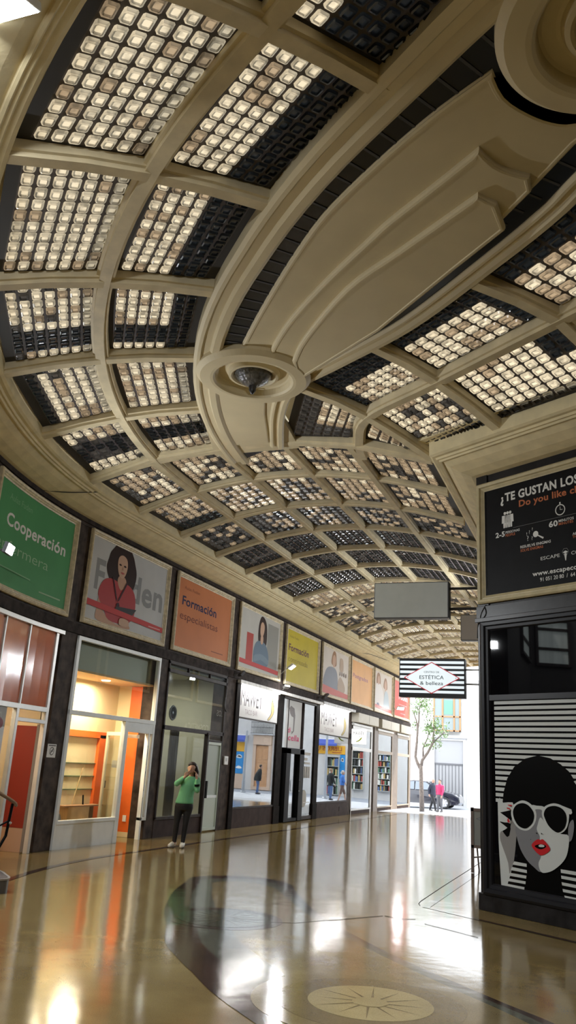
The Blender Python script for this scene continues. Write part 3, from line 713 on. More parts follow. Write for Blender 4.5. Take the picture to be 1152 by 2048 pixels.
p.shape('uniform', P('white_coat', (.72, .70, .70)), [(.09, .16), (.10, .54), (.22, .68), (.38, .64), (.52, .46), (.56, .18)], 4)
p.shape('hair', P('fair_hair', (.3, .2, .1)), [(.52, .62), (.55, .80), (.63, .86), (.70, .78), (.71, .60)], 4)
p.shape('uniform', P('pale_blue_scrub', (.48, .56, .62)), [(.55, .16), (.57, .46), (.64, .56), (.76, .50), (.82, .30), (.82, .16)], 4)
p.shape('face', P('face', (.5, .3, .2)), [(.57, .66), (.60, .78), (.65, .78), (.68, .66), (.62, .54)], 4)
p.shape('face', P('face', (.5, .3, .2)), [(.20, .70), (.22, .82), (.28, .84), (.31, .72), (.25, .64)], 4)
p.shape('watch', P('blue_grey', (.2, .2, .3)), [(.17, .17), (.2, .22), (.27, .22), (.30, .17)], 3)
p.shape('stripe', P('stripe_soft_red', (.58, .17, .15)), [(.05, .18), (.05, .11), (.96, .07), (.96, .14)])
p = Poster(36.42, 39.6, (.66, .13, .10), 'red poster with white lettering, last at the street end', 'bright_red')
p.txt(WHT, 'Fuden', .34, .50, .26, .55, .03); p.txt(P('pink', (.7, .4, .4)), 'Fundación', .34, .36, .06, .5); p.txt(P('pink', (.7, .4, .4)), 'www.fuden.es', .45, .14, .06, .3)

# ------------------------------------------------------------------ escape-room sign on the inner wall
sg = thing('escape_room_sign', 'black escape game sign with white and orange lettering in a cream frame', 'sign', tuple(S(1.8, 3.86, 0)))
B().rings(S, 0.0, 3.75, 3.86, 5.60, [(0, 0), (0, .06), (.02, .075), (.055, .07), (.065, .045), (.08, .045), (.105, .025), (.115, .02)]).build('frame', mat('cream_sign_frame', (.46, .39, .23), .5, var=.12, vscale=10), sg)
B().box(S, .11, 3.64, 3.97, 5.49, .0, .02).build('board', mat('black_sign_board', (.004, .004, .005), .5, var=.3, spec=.12), sg)
SW, SO, SGY = mat('sign_white', (.62, .62, .60), .6), mat('sign_orange', (.42, .11, .03), .6), mat('sign_grey', (.2, .2, .2), .6)
def st(m, t, a, z, h, w=None, bold=0., sx=1.): B().text(S, t, a, z, h, .0225, bold=bold, width=w, sx=sx).build('lettering', m, sg)
st(SW, '¿', .40, 5.245, .12, .055, .035); st(SW, 'TE GUSTAN LOS RETOS?', .475, 5.265, .115, 1.75, .035)
st(SO, 'Do you like challenges?', .71, 5.135, .09, 1.50, .026)
st(SW, '2-5', .305, 4.765, .07, .155, .03); st(SW, 'PERSONAS', .475, 4.795, .034, .235, .012); st(SO, 'PEOPLE', .475, 4.752, .034, .16, .012)
st(SW, '60', 1.175, 4.75, .075, .135, .03); st(SW, 'MINUTOS', 1.325, 4.79, .034, .225, .012); st(SO, 'MINUTES', 1.325, 4.748, .034, .215, .012)
st(SW, 'RESUELVE ENIGMAS', .715, 4.545, .036, .48, .014); st(SO, 'SOLVE ENIGMAS', .715, 4.495, .036, .36, .014)
st(SW, 'ESCAPE', 1.03, 4.33, .045, .29, 0, .8); st(SW, 'COLLEGE', 1.49, 4.33, .045, .33)
st(SW, 'www.escapecollege.es', .895, 4.135, .06, 1.0, .02); st(SW, '91 051 20 80  /  64', 1.01, 4.05, .05, .52, .01)
st(SW, 'AMBI', 1.52, 4.58, .034, .12, .012); st(SO, 'THEM', 1.52, 4.54, .034, .11, .012)
b = B(); b.box(S, .60, 3.4, 4.858, 4.861, .02, .0222); b.build('rule', SGY, sg)
def man_icon(c, z, k):
    bb = B(); bb.poly(S, [(c+.022*k*cos(a), z+.21*k+.022*k*sin(a)) for a in [2*pi*i/10 for i in range(10)]], .0225)
    bb.poly(S, [(c-.05*k, z+.18*k), (c+.05*k, z+.18*k), (c+.055*k, z+.07*k), (c+.03*k, z+.07*k), (c+.028*k, z), (c+.004*k, z), (c, z+.08*k), (c-.004*k, z), (c-.028*k, z), (c-.03*k, z+.07*k), (c-.055*k, z+.07*k)], .0225); return bb
for c in (.47, .515, .56): man_icon(c, 4.88, 1).build('person_icon', SW, sg)
def annulus(fr, c, z, ra, rb, d, n=28): return B().add([fr(c+r*cos(2*pi*i/n), z+r*sin(2*pi*i/n), d) for i in range(n) for r in (ra, rb)], [(2*i, 2*i+1, (2*i+3) % (2*n), (2*i+2) % (2*n)) for i in range(n)])
annulus(S, 1.355, 4.955, .062, .075, .0225).build('stopwatch_icon', SW, sg)
b = B(); b.box(S, 1.352, 1.358, 4.955, 5.0, .02, .0225); b.box(S, 1.355, 1.39, 4.952, 4.958, .02, .0225); b.box(S, 1.345, 1.365, 5.035, 5.06, .02, .0225); b.build('stopwatch_hands', SW, sg)
b = annulus(S, .965, 4.70, .0, .042, .0225); b.plate(S, [(.99, 4.675), (1.0, 4.685), (1.09, 4.635), (1.075, 4.615)], .02, .0226); b.build('magnifier_icon', SW, sg)
for t, a, z, h in (('?', .83, 4.63, .07), ('?', .86, 4.72, .05), ('?', .90, 4.63, .05), ('!', .82, 4.70, .05), ('?', .91, 4.76, .04)): st(SW, t, a, z, h)
B().poly(S, [(1.365, 4.38), (1.405, 4.40), (1.445, 4.38), (1.405, 4.36)], .0225).poly(S, [(1.385, 4.36), (1.425, 4.36), (1.41, 4.27), (1.40, 4.27)], .0225).build('emblem', SW, sg)
annulus(S, 1.405, 4.385, .045, .05, .0224, 6).build('emblem', SGY, sg)
# ------------------------------------------------------------------ beauty salon front on the inner wall
VN = {
'hair': [(0.331, 1.283), (0.353, 1.420), (0.413, 1.584), (0.526, 1.730), (0.697, 1.834), (0.884, 1.877), (1.064, 1.850), (1.205, 1.786), (1.319, 1.706), (1.395, 1.603)],
'face_dark': [(0.540, 1.019), (0.548, 0.921), (0.602, 0.774), (0.690, 0.661), (0.789, 0.594), (0.886, 0.550), (0.924, 0.662), (1.005, 1.017), (1.012, 1.166), (0.928, 1.275), (0.837, 1.268), (0.671, 1.112)],
'face_light': [(0.901, 1.157), (0.864, 1.074), (0.850, 1.020), (0.876, 0.970), (0.891, 0.936), (0.883, 0.865), (0.899, 0.728), (0.863, 0.655), (0.866, 0.595), (0.903, 0.548), (0.985, 0.559), (1.084, 0.605), (1.205, 0.704), (1.268, 0.812), (1.292, 0.984), (1.198, 1.000), (1.071, 1.023), (0.996, 1.069), (0.944, 1.134)],
'ear': [(1.286, 1.060), (1.290, 0.933), (1.333, 0.962), (1.365, 1.084), (1.359, 1.169), (1.316, 1.140)],
'rimL': [(0.488, 1.243), (0.525, 1.283), (0.644, 1.337), (0.759, 1.312), (0.836, 1.241), (0.850, 1.162), (0.819, 1.079), (0.748, 1.011), (0.667, 0.990), (0.575, 1.013), (0.506, 1.080), (0.475, 1.159)],
'lensL': [(0.513, 1.217), (0.560, 1.276), (0.649, 1.305), (0.735, 1.288), (0.802, 1.230), (0.820, 1.160), (0.791, 1.086), (0.726, 1.031), (0.668, 1.014), (0.587, 1.037), (0.531, 1.100), (0.509, 1.162)],
'rimR': [(0.931, 1.213), (0.973, 1.287), (1.096, 1.333), (1.214, 1.317), (1.301, 1.259), (1.302, 1.164), (1.265, 1.067), (1.188, 1.008), (1.102, 1.000), (1.007, 1.052), (0.955, 1.126)],
'lensR': [(0.962, 1.206), (1.006, 1.276), (1.106, 1.305), (1.202, 1.290), (1.263, 1.238), (1.275, 1.162), (1.244, 1.073), (1.167, 1.016), (1.103, 1.022), (1.029, 1.071), (0.983, 1.138)],
'bridge': [(0.793, 1.292), (0.861, 1.290), (0.962, 1.286), (0.971, 1.234), (0.947, 1.205), (0.927, 1.248), (0.842, 1.246), (0.835, 1.214), (0.779, 1.237)],
'armR': [(1.214, 1.317), (1.345, 1.283), (1.353, 1.245), (1.336, 1.227), (1.284, 1.231)],
'lips': [(0.772, 0.828), (0.811, 0.880), (0.868, 0.912), (0.901, 0.907), (0.946, 0.914), (1.035, 0.825), (0.983, 0.768), (0.905, 0.736), (0.840, 0.761)],
'mouth': [(0.820, 0.833), (0.888, 0.857), (0.965, 0.857), (0.975, 0.832), (0.908, 0.803), (0.842, 0.813)],
'teeth': [(0.876, 0.843), (0.910, 0.858), (0.954, 0.851), (0.948, 0.833), (0.887, 0.827)],
'arm_light': [(0.258, 1.287), (0.344, 1.289), (0.489, 1.303), (0.500, 1.244), (0.475, 1.215), (0.316, 1.175), (0.304, 1.165), (0.435, 1.101), (0.464, 1.067), (0.422, 1.045), (0.301, 1.062), (0.295, 1.053), (0.403, 0.998), (0.323, 0.954), (0.370, 0.899), (0.430, 0.909), (0.471, 1.104), (0.541, 1.065), (0.537, 0.920), (0.481, 0.627), (0.390, 0.359), (0.289, 0.332)],
'arm_grey': [(0.286, 0.923), (0.323, 0.954), (0.382, 0.896), (0.436, 0.919), (0.478, 1.132), (0.518, 1.063), (0.542, 1.010), (0.529, 0.856), (0.492, 0.629), (0.436, 0.498), (0.417, 0.478), (0.403, 0.592), (0.341, 0.728), (0.290, 0.841)],
'nail1': [(0.434, 1.272), (0.500, 1.272), (0.488, 1.257), (0.440, 1.263)],
'nail2': [(0.421, 1.238), (0.475, 1.228), (0.463, 1.218), (0.421, 1.224)],
'nail3': [(0.436, 1.115), (0.459, 1.076), (0.440, 1.060), (0.421, 1.082)],
'nost1': [(0.843, 0.984), (0.871, 0.978), (0.854, 0.969)],
'nost2': [(0.916, 0.987), (0.938, 0.980), (0.926, 0.970)],
'mole': [(0.764, 0.902), (0.773, 0.903), (0.769, 0.893)],
'dark_hand': [(0.304, 1.165), (0.474, 1.201), (0.470, 1.150), (0.442, 1.116), (0.377, 1.152)],
'dark_hand2': [(0.287, 1.057), (0.362, 1.058), (0.452, 1.048), (0.436, 0.928), (0.394, 0.897), (0.335, 0.955), (0.403, 0.998)],
's1': [(0.495, 0.622), (0.679, 0.616), (0.680, 0.581), (0.473, 0.582)],
's2': [(0.461, 0.554), (0.680, 0.546), (0.682, 0.512), (0.440, 0.516)],
's3': [(0.432, 0.484), (0.674, 0.483), (0.668, 0.449), (0.414, 0.449)],
's4': [(0.410, 0.419), (0.660, 0.418), (0.657, 0.387), (0.394, 0.386)],
's5': [(0.390, 0.355), (0.642, 0.352), (0.638, 0.324), (0.295, 0.329)],
'r1': [(1.160, 0.615), (1.342, 0.612), (1.340, 0.575), (1.162, 0.577)],
'r2': [(1.163, 0.548), (1.338, 0.542), (1.336, 0.509), (1.166, 0.515)],
'r3': [(1.167, 0.478), (1.334, 0.471), (1.332, 0.438), (1.173, 0.445)],
'r4': [(1.177, 0.408), (1.331, 0.401), (1.329, 0.373), (1.183, 0.376)],
'r5': [(1.197, 0.341), (1.327, 0.336), (1.326, 0.311), (1.206, 0.315)],
'neck': [(0.688, 0.626), (0.677, 0.459), (0.641, 0.316), (1.201, 0.313), (1.164, 0.523), (1.159, 0.640)],
}
sal = thing('shopfront', 'black salon shopfront with a striped picture of a woman in white sunglasses', 'shopfront', tuple(S(1.8, 0, .05)))
B().rings(S, .04, 3.7, .19, 3.62, [(0, 0), (0, .07), (.03, .085), (.07, .08), (.085, .055), (.12, .05), (.135, .03), (.14, .0)]).build('frame', mat('satin_black_frame', (.012, .012, .015), .35, spec=.25), sal)
B().box(S, .17, 3.57, 2.555, 2.625, .0, .05).build('transom', mat('satin_black_frame', (.015, .015, .018), .25), sal)
BG = mat('black_glass', (.003, .003, .004), .02, spec=.35)
B().box(S, .17, 3.57, 2.62, 3.5, .0, .02).build('upper_glass', BG, sal)
B().box(S, .17, 3.57, .32, 2.56, .0, .02).build('lower_glass', BG, sal)
VWH, VGR, VGR2, VBK, VRED = P('vinyl_white', (.55, .57, .55), .4), P('vinyl_grey', (.20, .20, .21), .4), P('vinyl_warm_grey', (.25, .24, .23), .4), P('vinyl_black', (.003, .003, .003), .35), P('vinyl_red', (.50, .025, .03), .35)
b = B(); z = 2.545
while z > 1.33:
    b.box(S, .225, 2.9, z-.042, z, .02, .0206); z -= .0672
b.build('stripes', VWH, sal)
vk = [0]
def vin(nm, m, key, smooth=3):
    vk[0] += 1; p = VN[key]; p = smoothpts(p, smooth) if smooth else p
    B().poly(S, p, .021+.0009*vk[0]).build(nm, m, sal)
vin('hair', VBK, 'hair', 0)
vk[0] += 1; hp = smoothpts([(.36, 1.33), (.375, 1.46), (.45, 1.62), (.54, 1.73), (.68, 1.81), (.87, 1.87), (1.06, 1.82), (1.22, 1.745), (1.35, 1.63), (1.46, 1.48), (1.53, 1.25), (1.55, .9), (1.5, .5), (1.45, .325), (.60, .325), (.56, .6), (.5, .9), (.42, 1.2)], 4)
B().poly(S, hp, .021+.0009*vk[0]).build('hair', VBK, sal)
vin('arm', VWH, 'arm_light', 2); vin('arm_shade', VGR2, 'arm_grey', 2); vin('gap', VBK, 'dark_hand', 2); vin('gap', VBK, 'dark_hand2', 2)
for k in ('s1', 's2', 's3', 's4', 's5'): vin('sleeve_stripe', VWH, k, 0)
for i, k in enumerate(('r1', 'r2', 'r3', 'r4', 'r5')): VN[k][1] = (VN[k][1][0]+.22, VN[k][1][1]); VN[k][2] = (VN[k][2][0]+.22, VN[k][2][1]); vin('sleeve_stripe', VWH, k, 0)
vin('ear', VGR, 'ear'); vin('face', VGR, 'face_dark'); vin('face', VWH, 'face_light', 3)
vin('rim', VWH, 'rimL', 4); vin('rim', VWH, 'rimR', 4); vin('bridge', VWH, 'bridge', 3); vin('temple', VWH, 'armR', 0)
vin('lens', VBK, 'lensL', 4); vin('lens', VBK, 'lensR', 4)
vin('lips', VRED, 'lips', 3); vin('mouth', VBK, 'mouth', 3); vin('teeth', VWH, 'teeth', 3)
for k in ('nail1', 'nail2', 'nail3'): vin('nail', VRED, k, 2)
for k in ('nost1', 'nost2', 'mole'): vin('nostril', VBK, k, 2)

# ------------------------------------------------------------------ shops along the outer wall
def glass_pane(t, u0, u1, z0, z1, d=0., m=None, fr=W): return B().box(fr, u0, u1, z0, z1, d-.004, d+.004).build('glass', m or GLASS, t)
def frame_bars(t, bars, m, name='frame', fr=W, bevel=.004):
    b = B()
    for u0, u1, z0, z1, d0, d1 in bars: b.box(fr, u0, u1, z0, z1, d0, d1)
    return b.build(name, m, t, bevel=bevel)
def room(t, u0, u1, d0, d1, zt, m, cm=None, fm=None):
    b = B(); n = 8 if u0 < CY else 1
    zc = 3.595
    b.box(W, u0, u1, 0.002, zc, d1-.05, d1, n=n); b.box(W, u0-.05, u0, 0.002, zc, d1, d0); b.box(W, u1, u1+.05, 0.002, zc, d1, d0)
    b.build('room_wall', m, t); B().box(W, u0, u1, zt, zt+.04, d1, d0, n=n).build('room_ceiling', cm or m, t)
CREAMW = mat('cream_shop_wall', (.72, .60, .38), .7); ORANGE = mat('orange_paint', (.75, .14, .02), .5, var=.06); REDP = mat('deep_red_paint', (.22, .016, .009), .5)
ORF = mat('orange_film', (.66, .16, .045), .12, coat=1., var=.25, vscale=1.2)
PINKF = mat('pale_pink_film', (.55, .42, .42), .15, coat=.8, var=.3, vscale=2)
def hand_bar(t, u, z0, z1, d, m, par=None):
    return B().tube([W(u, z0, d-.05), W(u, z0, d), W(u, z1, d), W(u, z1, d-.05)], .012).build('handle', m, par or t)
# 1: curved front with orange film
t = thing('shopfront', 'shopfront below the green poster with orange upper panes and an open red doorway', 'shopfront', tuple(W(10.4, 0, 0)))
frame_bars(t, [(8.95, 11.93, 3.53, 3.60, -.05, .06), (8.95, 11.80, 2.20, 2.28, -.05, .03), (11.72, 11.80, 0, 3.55, -.05, .03), (10.07, 10.11, 2.25, 3.55, -.03, .03), (10.87, 10.91, 2.25, 3.55, -.03, .03), (10.82, 10.90, 0, 2.22, -.05, .03), (10.86, 11.75, 2.01, 2.07, -.05, .03), (8.95, 10.85, 0, .08, -.05, .03)], ALU)
for a, c in ((8.97, 10.08), (10.10, 10.88), (10.90, 11.73)): B().box(W, a, c, 2.27, 3.54, -.015, .0).build('orange_pane', ORF, t)
glass_pane(t, 10.90, 11.72, 2.07, 2.20); glass_pane(t, 8.97, 10.84, .08, 2.20)
B().box(W, 8.97, 10.62, .08, 2.2, -.06, -.03).build('window_film', PINKF, t)
B().poly(W, smoothpts([(9.6, 1.9), (10.1, 2.1), (10.52, 2.0), (10.45, 1.85), (9.9, 1.7)], 4), -.02).build('window_graphic', P('dark_pink', (.4, .05, .08)), t)
room(t, 8.97, 11.80, -.12, -1.3, 2.9, CREAMW)
B().box(W, 11.76, 11.79, .37, 1.97, -.62, -.13).build('red_panel', REDP, t); B().box(W, 11.765, 11.79, 0.002, .37, -.62, -.13).build('skirting_panel', mat('pale_tan_paint', (.42, .28, .20), .6), t)
B().box(W, 11.715, 11.735, .02, 2.0, -.10, -.05).build('door_edge', mat('grey_door_edge', (.18, .16, .15), .5), t)
area('shop_lamp', W(10.4, 2.7, -.6), W(10.4, 0, -.7), .5, .5, 26, (1, .82, .6))
# 2: white-framed front
t = thing('shopfront', 'white-framed lit shopfront with an orange niche and a half-open door', 'shopfront', tuple(W(13.9, 0, 0)))
frame_bars(t, [(12.42, 12.50, 0, 3.60, -.05, .04), (15.40, 15.47, .36, 3.60, -.05, .04), (12.42, 15.47, 3.53, 3.60, -.05, .04), (12.42, 15.47, 2.22, 2.30, -.05, .045), (14.30, 14.43, 0, 2.25, -.05, .045), (12.45, 14.35, .40, .46, -.05, .05), (14.40, 15.42, 2.03, 2.24, -.05, .035), (15.24, 15.30, 0, 2.05, -.05, .04), (15.24, 15.42, .36, .42, -.05, .04)], WHITEF)
B().box(W, 12.48, 14.33, .0, .42, -.04, .03).build('kick_panel', WHITEF, t)
glass_pane(t, 12.5, 15.4, 2.30, 3.53); glass_pane(t, 12.5, 14.3, .46, 2.22); glass_pane(t, 15.3, 15.4, .42, 2.03)
room(t, 12.45, 15.55, -.1, -.97, 3.0, CREAMW, mat('warm_shop_ceiling', (.72, .48, .26), .7))
B().box(W, 12.52, 15.40, 3.03, 3.54, -.20, -.16).build('upper_panel', mat('pale_upper_panel', (.50, .52, .44), .6), t)  # pale grey-green panel just behind the upper glass
B().box(W, 15.48, 15.52, .10, 2.99, -.62, -.14).build('orange_panel', ORANGE, t); B().box(W, 15.475, 15.52, 0.003, .10, -.62, -.12).build('skirting', CREAMW, t)
B().box(W, 15.46, 15.50, .30, .42, -.50, -.42).build('socket_plate', WHITE, t)
b = B(); b.box(W, 12.9, 15.15, 1.89, 2.01, -.97, -.90); b.box(W, 14.93, 15.15, .0, 1.95, -.97, -.90); b.box(W, 12.9, 13.0, .0, 1.95, -.97, -.90); b.build('orange_surround', ORANGE, t)
for z in (1.39, 1.145, .90): B().box(W, 13.0, 14.93, z-.008, z+.008, -.97, -.94).build('shelf', mat('glass_shelf_edge', (.12, .16, .10), .2), t)
B().box(W, 15.16, 15.28, 0.003, 2.0, -.97, -.88).build('door_post', CREAMW, t)
h0, h1 = W(14.42, 0, -.03), W(14.80, 0, -.66); hx = (h1-h0).normalized(); hn = Vector((hx.y, -hx.x, 0)); LF = lambda a, z, d: h0+hx*a+hn*d+Vector((0, 0, z))
d_ = B().rings(LF, 0, .73, .03, 2.02, [(0, -.02), (0, .02), (.07, .02), (.07, -.02), (0, -.02)]).build('door', mat('ivory_door', (.66, .58, .44), .5), t); B().box(LF, .07, .66, .10, 1.95, -.003, .003).build('pane', GLASS, d_)
B().tube([LF(.69, .95, .02), LF(.69, .95, .05), LF(.69, 1.08, .05)], .012).build('handle', DMETAL, d_); B().box(LF, .18, .40, 1.34, 1.48, .004, .006).build('sticker', P('sticker_pale', (.55, .5, .5)), d_); B().box(LF, .20, .29, 1.35, 1.41, .006, .007).build('sticker', P('sticker_dark', (.2, .05, .1)), d_)
for k in range(3): B().box(W, 15.246, 15.25, .42+.5*k, .80+.5*k, -.02, .045).build('gasket', BLACK, t)
B().box(W, 15.1, 15.2, 1.93, 2.0, -.4, -.15).build('door_closer', METAL, t)
B().lathe(W(14.30, 2.985, -.52), [(0, 0), (.085, 0), (.09, .012)], 20).build('downlight', mat('lamp_face_warm', (1, 1, 1), emit=(1, .88, .65), estr=9), t)
area('shop_lamp', W(14.2, 2.93, -.52), W(14.2, 0, -.52), .4, .4, 60, (1, .84, .58)); area('shop_lamp', W(13.2, 2.93, -.5), W(13.2, 0, -.6), .3, .3, 30, (1, .84, .58))
tag(B().tube([W(14.40, 1.30, -.87), W(13.95, .004, -.87)], [.011, .011]).build('broom_handle', mat('pale_wood', (.45, .30, .15), .5)), 'long wooden broom handle leaning inside the lit orange shop', 'broom')
tag(B().tube([W(14.44, .62, -.80), W(14.44, .80, -.82)], .016).build('bottle', BLACK), 'slim black bottle on the low cupboard inside the orange shop', 'bottle')
cb = thing('low_cupboard', 'low beech cupboard with a folded top inside the orange shop', 'cupboard', tuple(W(14.2, 0, -.78)))
B().box(W, 13.65, 14.92, .60, .625, -.90, -.66).build('top', mat('beech_top', (.36, .20, .11), .5), cb); B().box(W, 13.8, 14.50, .004, .60, -.88, -.68).build('body', mat('beech', (.58, .38, .20), .5, var=.15, stretch=(8, 1, 1)), cb); B().box(W, 14.50, 14.92, .004, .60, -.88, -.86).build('back', mat('olive_board', (.25, .20, .10), .6), cb); B().box(W, 14.50, 14.92, .33, .35, -.88, -.68).build('shelf', mat('beech_top', (.36, .2, .1), .5), cb)
tag(B().ball(W(13.22, .31, -.60), .30, 14, sc=(.6, .6, 1)).build('bin_bag', mat('dark_bag', (.06, .05, .05), .35), smooth=True), 'dark rubbish bag in the corner behind the white-framed window', 'bag')
# 3: dark front
t = thing('shopfront', 'dark-framed shopfront behind the woman with a pale glass door at its right', 'shopfront', tuple(W(17.35, 0, 0)))
frame_bars(t, [(15.85, 18.88, 3.55, 3.62, -.05, .03), (15.85, 18.88, 3.37, 3.45, -.05, .03), (15.85, 18.88, 2.16, 2.25, -.05, .03), (15.85, 15.90, .36, 3.6, -.05, .03), (18.82, 18.88, 0, 3.6, -.05, .03), (16.78, 16.81, 3.42, 3.58, -.03, .03), (17.89, 17.92, 3.42, 3.58, -.03, .03), (17.98, 18.05, 0, 2.2, -.05, .05), (15.85, 18.0, .34, .40, -.05, .03), (18.02, 18.85, 2.0, 2.04, -.04, .03)], DARKF)
B().box(W, 15.85, 18.0, 0, .36, -.05, .01).build('kick_panel', BROWNP, t)
glass_pane(t, 15.88, 18.85, 2.23, 3.40, m=GLASSR); glass_pane(t, 15.88, 18.85, 3.43, 3.56, m=GLASSR); glass_pane(t, 15.88, 18.0, .38, 2.18, m=GLASSR); glass_pane(t, 18.05, 18.83, 2.04, 2.18, m=GLASSR)
room(t, 15.86, 18.9, -.1, -2.2, 3.5, mat('grey_green_wall', (.40, .38, .28), .7))
dr = B().rings(W, 18.06, 18.84, .03, 2.0, [(0, -.03), (0, .02), (.06, .02), (.06, -.03)]).build('door', mat('pale_green_door', (.50, .57, .50), .35), t)
B().box(W, 18.12, 18.78, .08, .74, -.03, .0).build('lower_panel', mat('pale_green_door', (.5, .57, .5), .35), dr); B().box(W, 18.12, 18.78, .80, 1.95, -.03, -.02).build('frosted_pane', mat('frosted_pane', (.42, .48, .42), .2, coat=.6), dr); B().box(W, 18.12, 18.78, .74, .80, -.03, .01).build('rail', WHITEF, dr)
B().box(W, 18.10, 18.17, .74, 1.12, .02, .05).build('handle', BLACK, dr)
cur = thing('curtain', 'olive pleated curtain inside the dark-framed shopfront', 'curtain', tuple(W(17.0, .4, -.32)))
b = B(); pts = [W(16.80+.4*k/40, 0, -.32+.03*sin(k*1.9)) for k in range(41)]
vs = [];
for p_ in pts: vs += [(p_.x, p_.y, .002), (p_.x, p_.y, 2.2)]
b.add(vs, [(2*k, 2*k+2, 2*k+3, 2*k+1) for k in range(40)]); b.build('drape', mat('olive_curtain', (.20, .165, .10), .8), cur)
fan = thing('wall_fan', 'round black ventilator in the upper pane of the dark shopfront', 'fan', tuple(W(16.45, 2.45, -.05)))
fc = W(16.30, 2.53, -.05)
B().lathe(fc, [(.15, .0), (.165, .02), (.15, .04), (.13, .04), (.125, .01)], 28, axis=(1, 0, 0)).build('ring', mat('pale_ring', (.5, .5, .48), .4), fan); B().lathe(fc, [(.02, .02), (.13, .01)], 20, axis=(1, 0, 0)).build('grille', BLACK, fan); B().lathe(fc, [(0, .035), (.03, .03), (.03, .01)], 12, axis=(1, 0, 0)).build('hub', METAL, fan)
area('shop_lamp', W(17.4, 3.4, -1.2), W(17.4, 0, -1.2), .8, .4, 60, (1, .95, .85))
# 4-6: taco bar
t = thing('shopfront', 'taco bar shopfront with two white name banners and a black central door', 'shopfront', tuple(W(24.6, 0, 0)))
LINT = mat('white_marble_lintel', (.62, .60, .56), .4, var=.2, vscale=6)
B().box(W, 19.45, 26.28, 3.52, 3.60, .0, .14).build('lintel', LINT, t); B().box(W, 26.22, 29.98, 3.56, 3.65, .0, .16).build('lintel', mat('grey_marble_lintel', (.45, .44, .43), .4, var=.3, vscale=6), t)
LED = mat('led_tube', (1, 1, 1), emit=(1, .98, .95), estr=14)
B().box(W, 19.7, 22.4, 3.50, 3.52, .05, .08).build('light_strip', LED, t); B().box(W, 26.3, 29.5, 3.535, 3.56, .05, .08).build('light_strip', LED, t)
area('strip_light', W(21.1, 3.50, .12), W(21.1, 2.4, -.10), 2.6, .05, 22); area('strip_light', W(27.9, 3.53, .12), W(27.9, 2.4, -.10), 3.2, .05, 26)
BANN = P('banner', (.70, .69, .68), .6); INK = P('ink', (.13, .12, .125)); PALEINK = P('pale_ink', (.40, .34, .35))
def banner(u0, u1, z0, z1):
    bn = B().box(W, u0, u1, z0, z1, .006, .010).build('banner', BANN, t); k = (u1-u0)
    def tall(s_, a, z, h, w, m): B().text(W, s_, u0+k*a, z, h, .0115, width=k*w).build('lettering', m, bn)
    tall('MAWEY', .06, z0+.31, .45, .52, INK); tall('TACO BAR', .17, z0+.10, .13, .30, PALEINK)
    ch = smoothpts([(.845, .72), (.885, .58), (.90, .40), (.86, .22), (.78, .08), (.74, .06), (.75, .12), (.82, .28), (.825, .48), (.82, .66)], 4)
    B().poly(W, [(u0+k*x, z0+(z1-z0)*z) for x, z in ch], .0115).build('chilli', P('chilli_yellow', (.62, .50, .22)), bn)
    B().tube([W(u0+k*x, z0+(z1-z0)*z, .012) for x, z in ch[::2]+[ch[0]]], .006, 5).build('chilli_outline', INK, bn)
    B().plate(W, [(u0+k*.83, z0+(z1-z0)*.70), (u0+k*.865, z0+(z1-z0)*.70), (u0+k*.855, z0+(z1-z0)*.95)], .010, .0125).build('stalk', P('stalk', (.2, .24, .1)), bn)
banner(19.64, 22.44, 2.68, 3.50); banner(26.22, 29.62, 2.62, 3.53)
glass_pane(t, 19.64, 22.44, .48, 2.70, m=GLASSR); glass_pane(t, 26.22, 29.62, .48, 2.66, m=GLASSR)
frame_bars(t, [(19.64, 22.44, .45, .50, -.03, .03), (26.22, 29.62, .45, .50, -.03, .03), (19.62, 22.45, 2.66, 2.70, -.02, .02), (26.2, 29.62, 2.60, 2.64, -.02, .02)], DARKF)
B().box(W, 19.62, 22.45, 0, .46, -.05, .015).build('kick_panel', BROWNP, t); B().box(W, 26.2, 29.64, 0, .46, -.05, .015).build('kick_panel', BROWNP, t)
B().box(W, 28.75, 28.80, .15, .30, .015, .03).build('vent', DARKF, t)
room(t, 19.62, 29.66, -.2, -3.0, 3.5, mat('dark_bar_wall', (.05, .04, .038), .7))
dr = frame_bars(t, [(23.15, 23.50, .02, 2.04, -.06, .10), (24.30, 24.68, .02, 2.04, -.06, .10), (23.15, 24.68, 1.90, 2.06, -.06, .10), (23.5, 24.3, .02, .10, -.06, .08)], BLACK, 'door')
glass_pane(t, 23.5, 24.3, .10, 1.9, m=GLASSR).parent = dr
B().tube([W(24.26, .85, .12), W(24.26, .85, .16), W(24.26, 1.15, .16), W(24.26, 1.15, .12)], .012).build('handle', METAL, dr)
B().box(W, 23.0, 24.52, 2.06, 3.44, -.03, .0).build('white_panel', P('panel_white', (.60, .60, .59)), t)
glass_pane(t, 22.9, 23.16, .05, 3.48, m=GLASSR); glass_pane(t, 24.68, 25.8, .05, 3.48, m=GLASSR)
frame_bars(t, [(22.88, 25.8, 3.45, 3.53, -.05, .05), (24.66, 24.72, .02, 3.48, -.05, .03), (24.66, 25.82, .02, .12, -.05, .03), (23.34, 23.37, 2.05, 3.45, 0, .02)], DARKF)
k_ = [(23.42, 3.2), (23.55, 3.28), (23.85, 3.22), (23.95, 3.02), (23.90, 2.55), (23.70, 2.45), (23.68, 2.95), (23.5, 3.05)]
B().poly(W, k_, .003).build('cup_drawing', P('drawing_grey', (.20, .18, .18)), t)
B().poly(W, [(23.62, 2.56), (23.62, 2.98), (23.80, 2.95), (23.80, 2.54)], .005).build('cup_drawing', P('panel_white', (.6, .6, .59)), t)
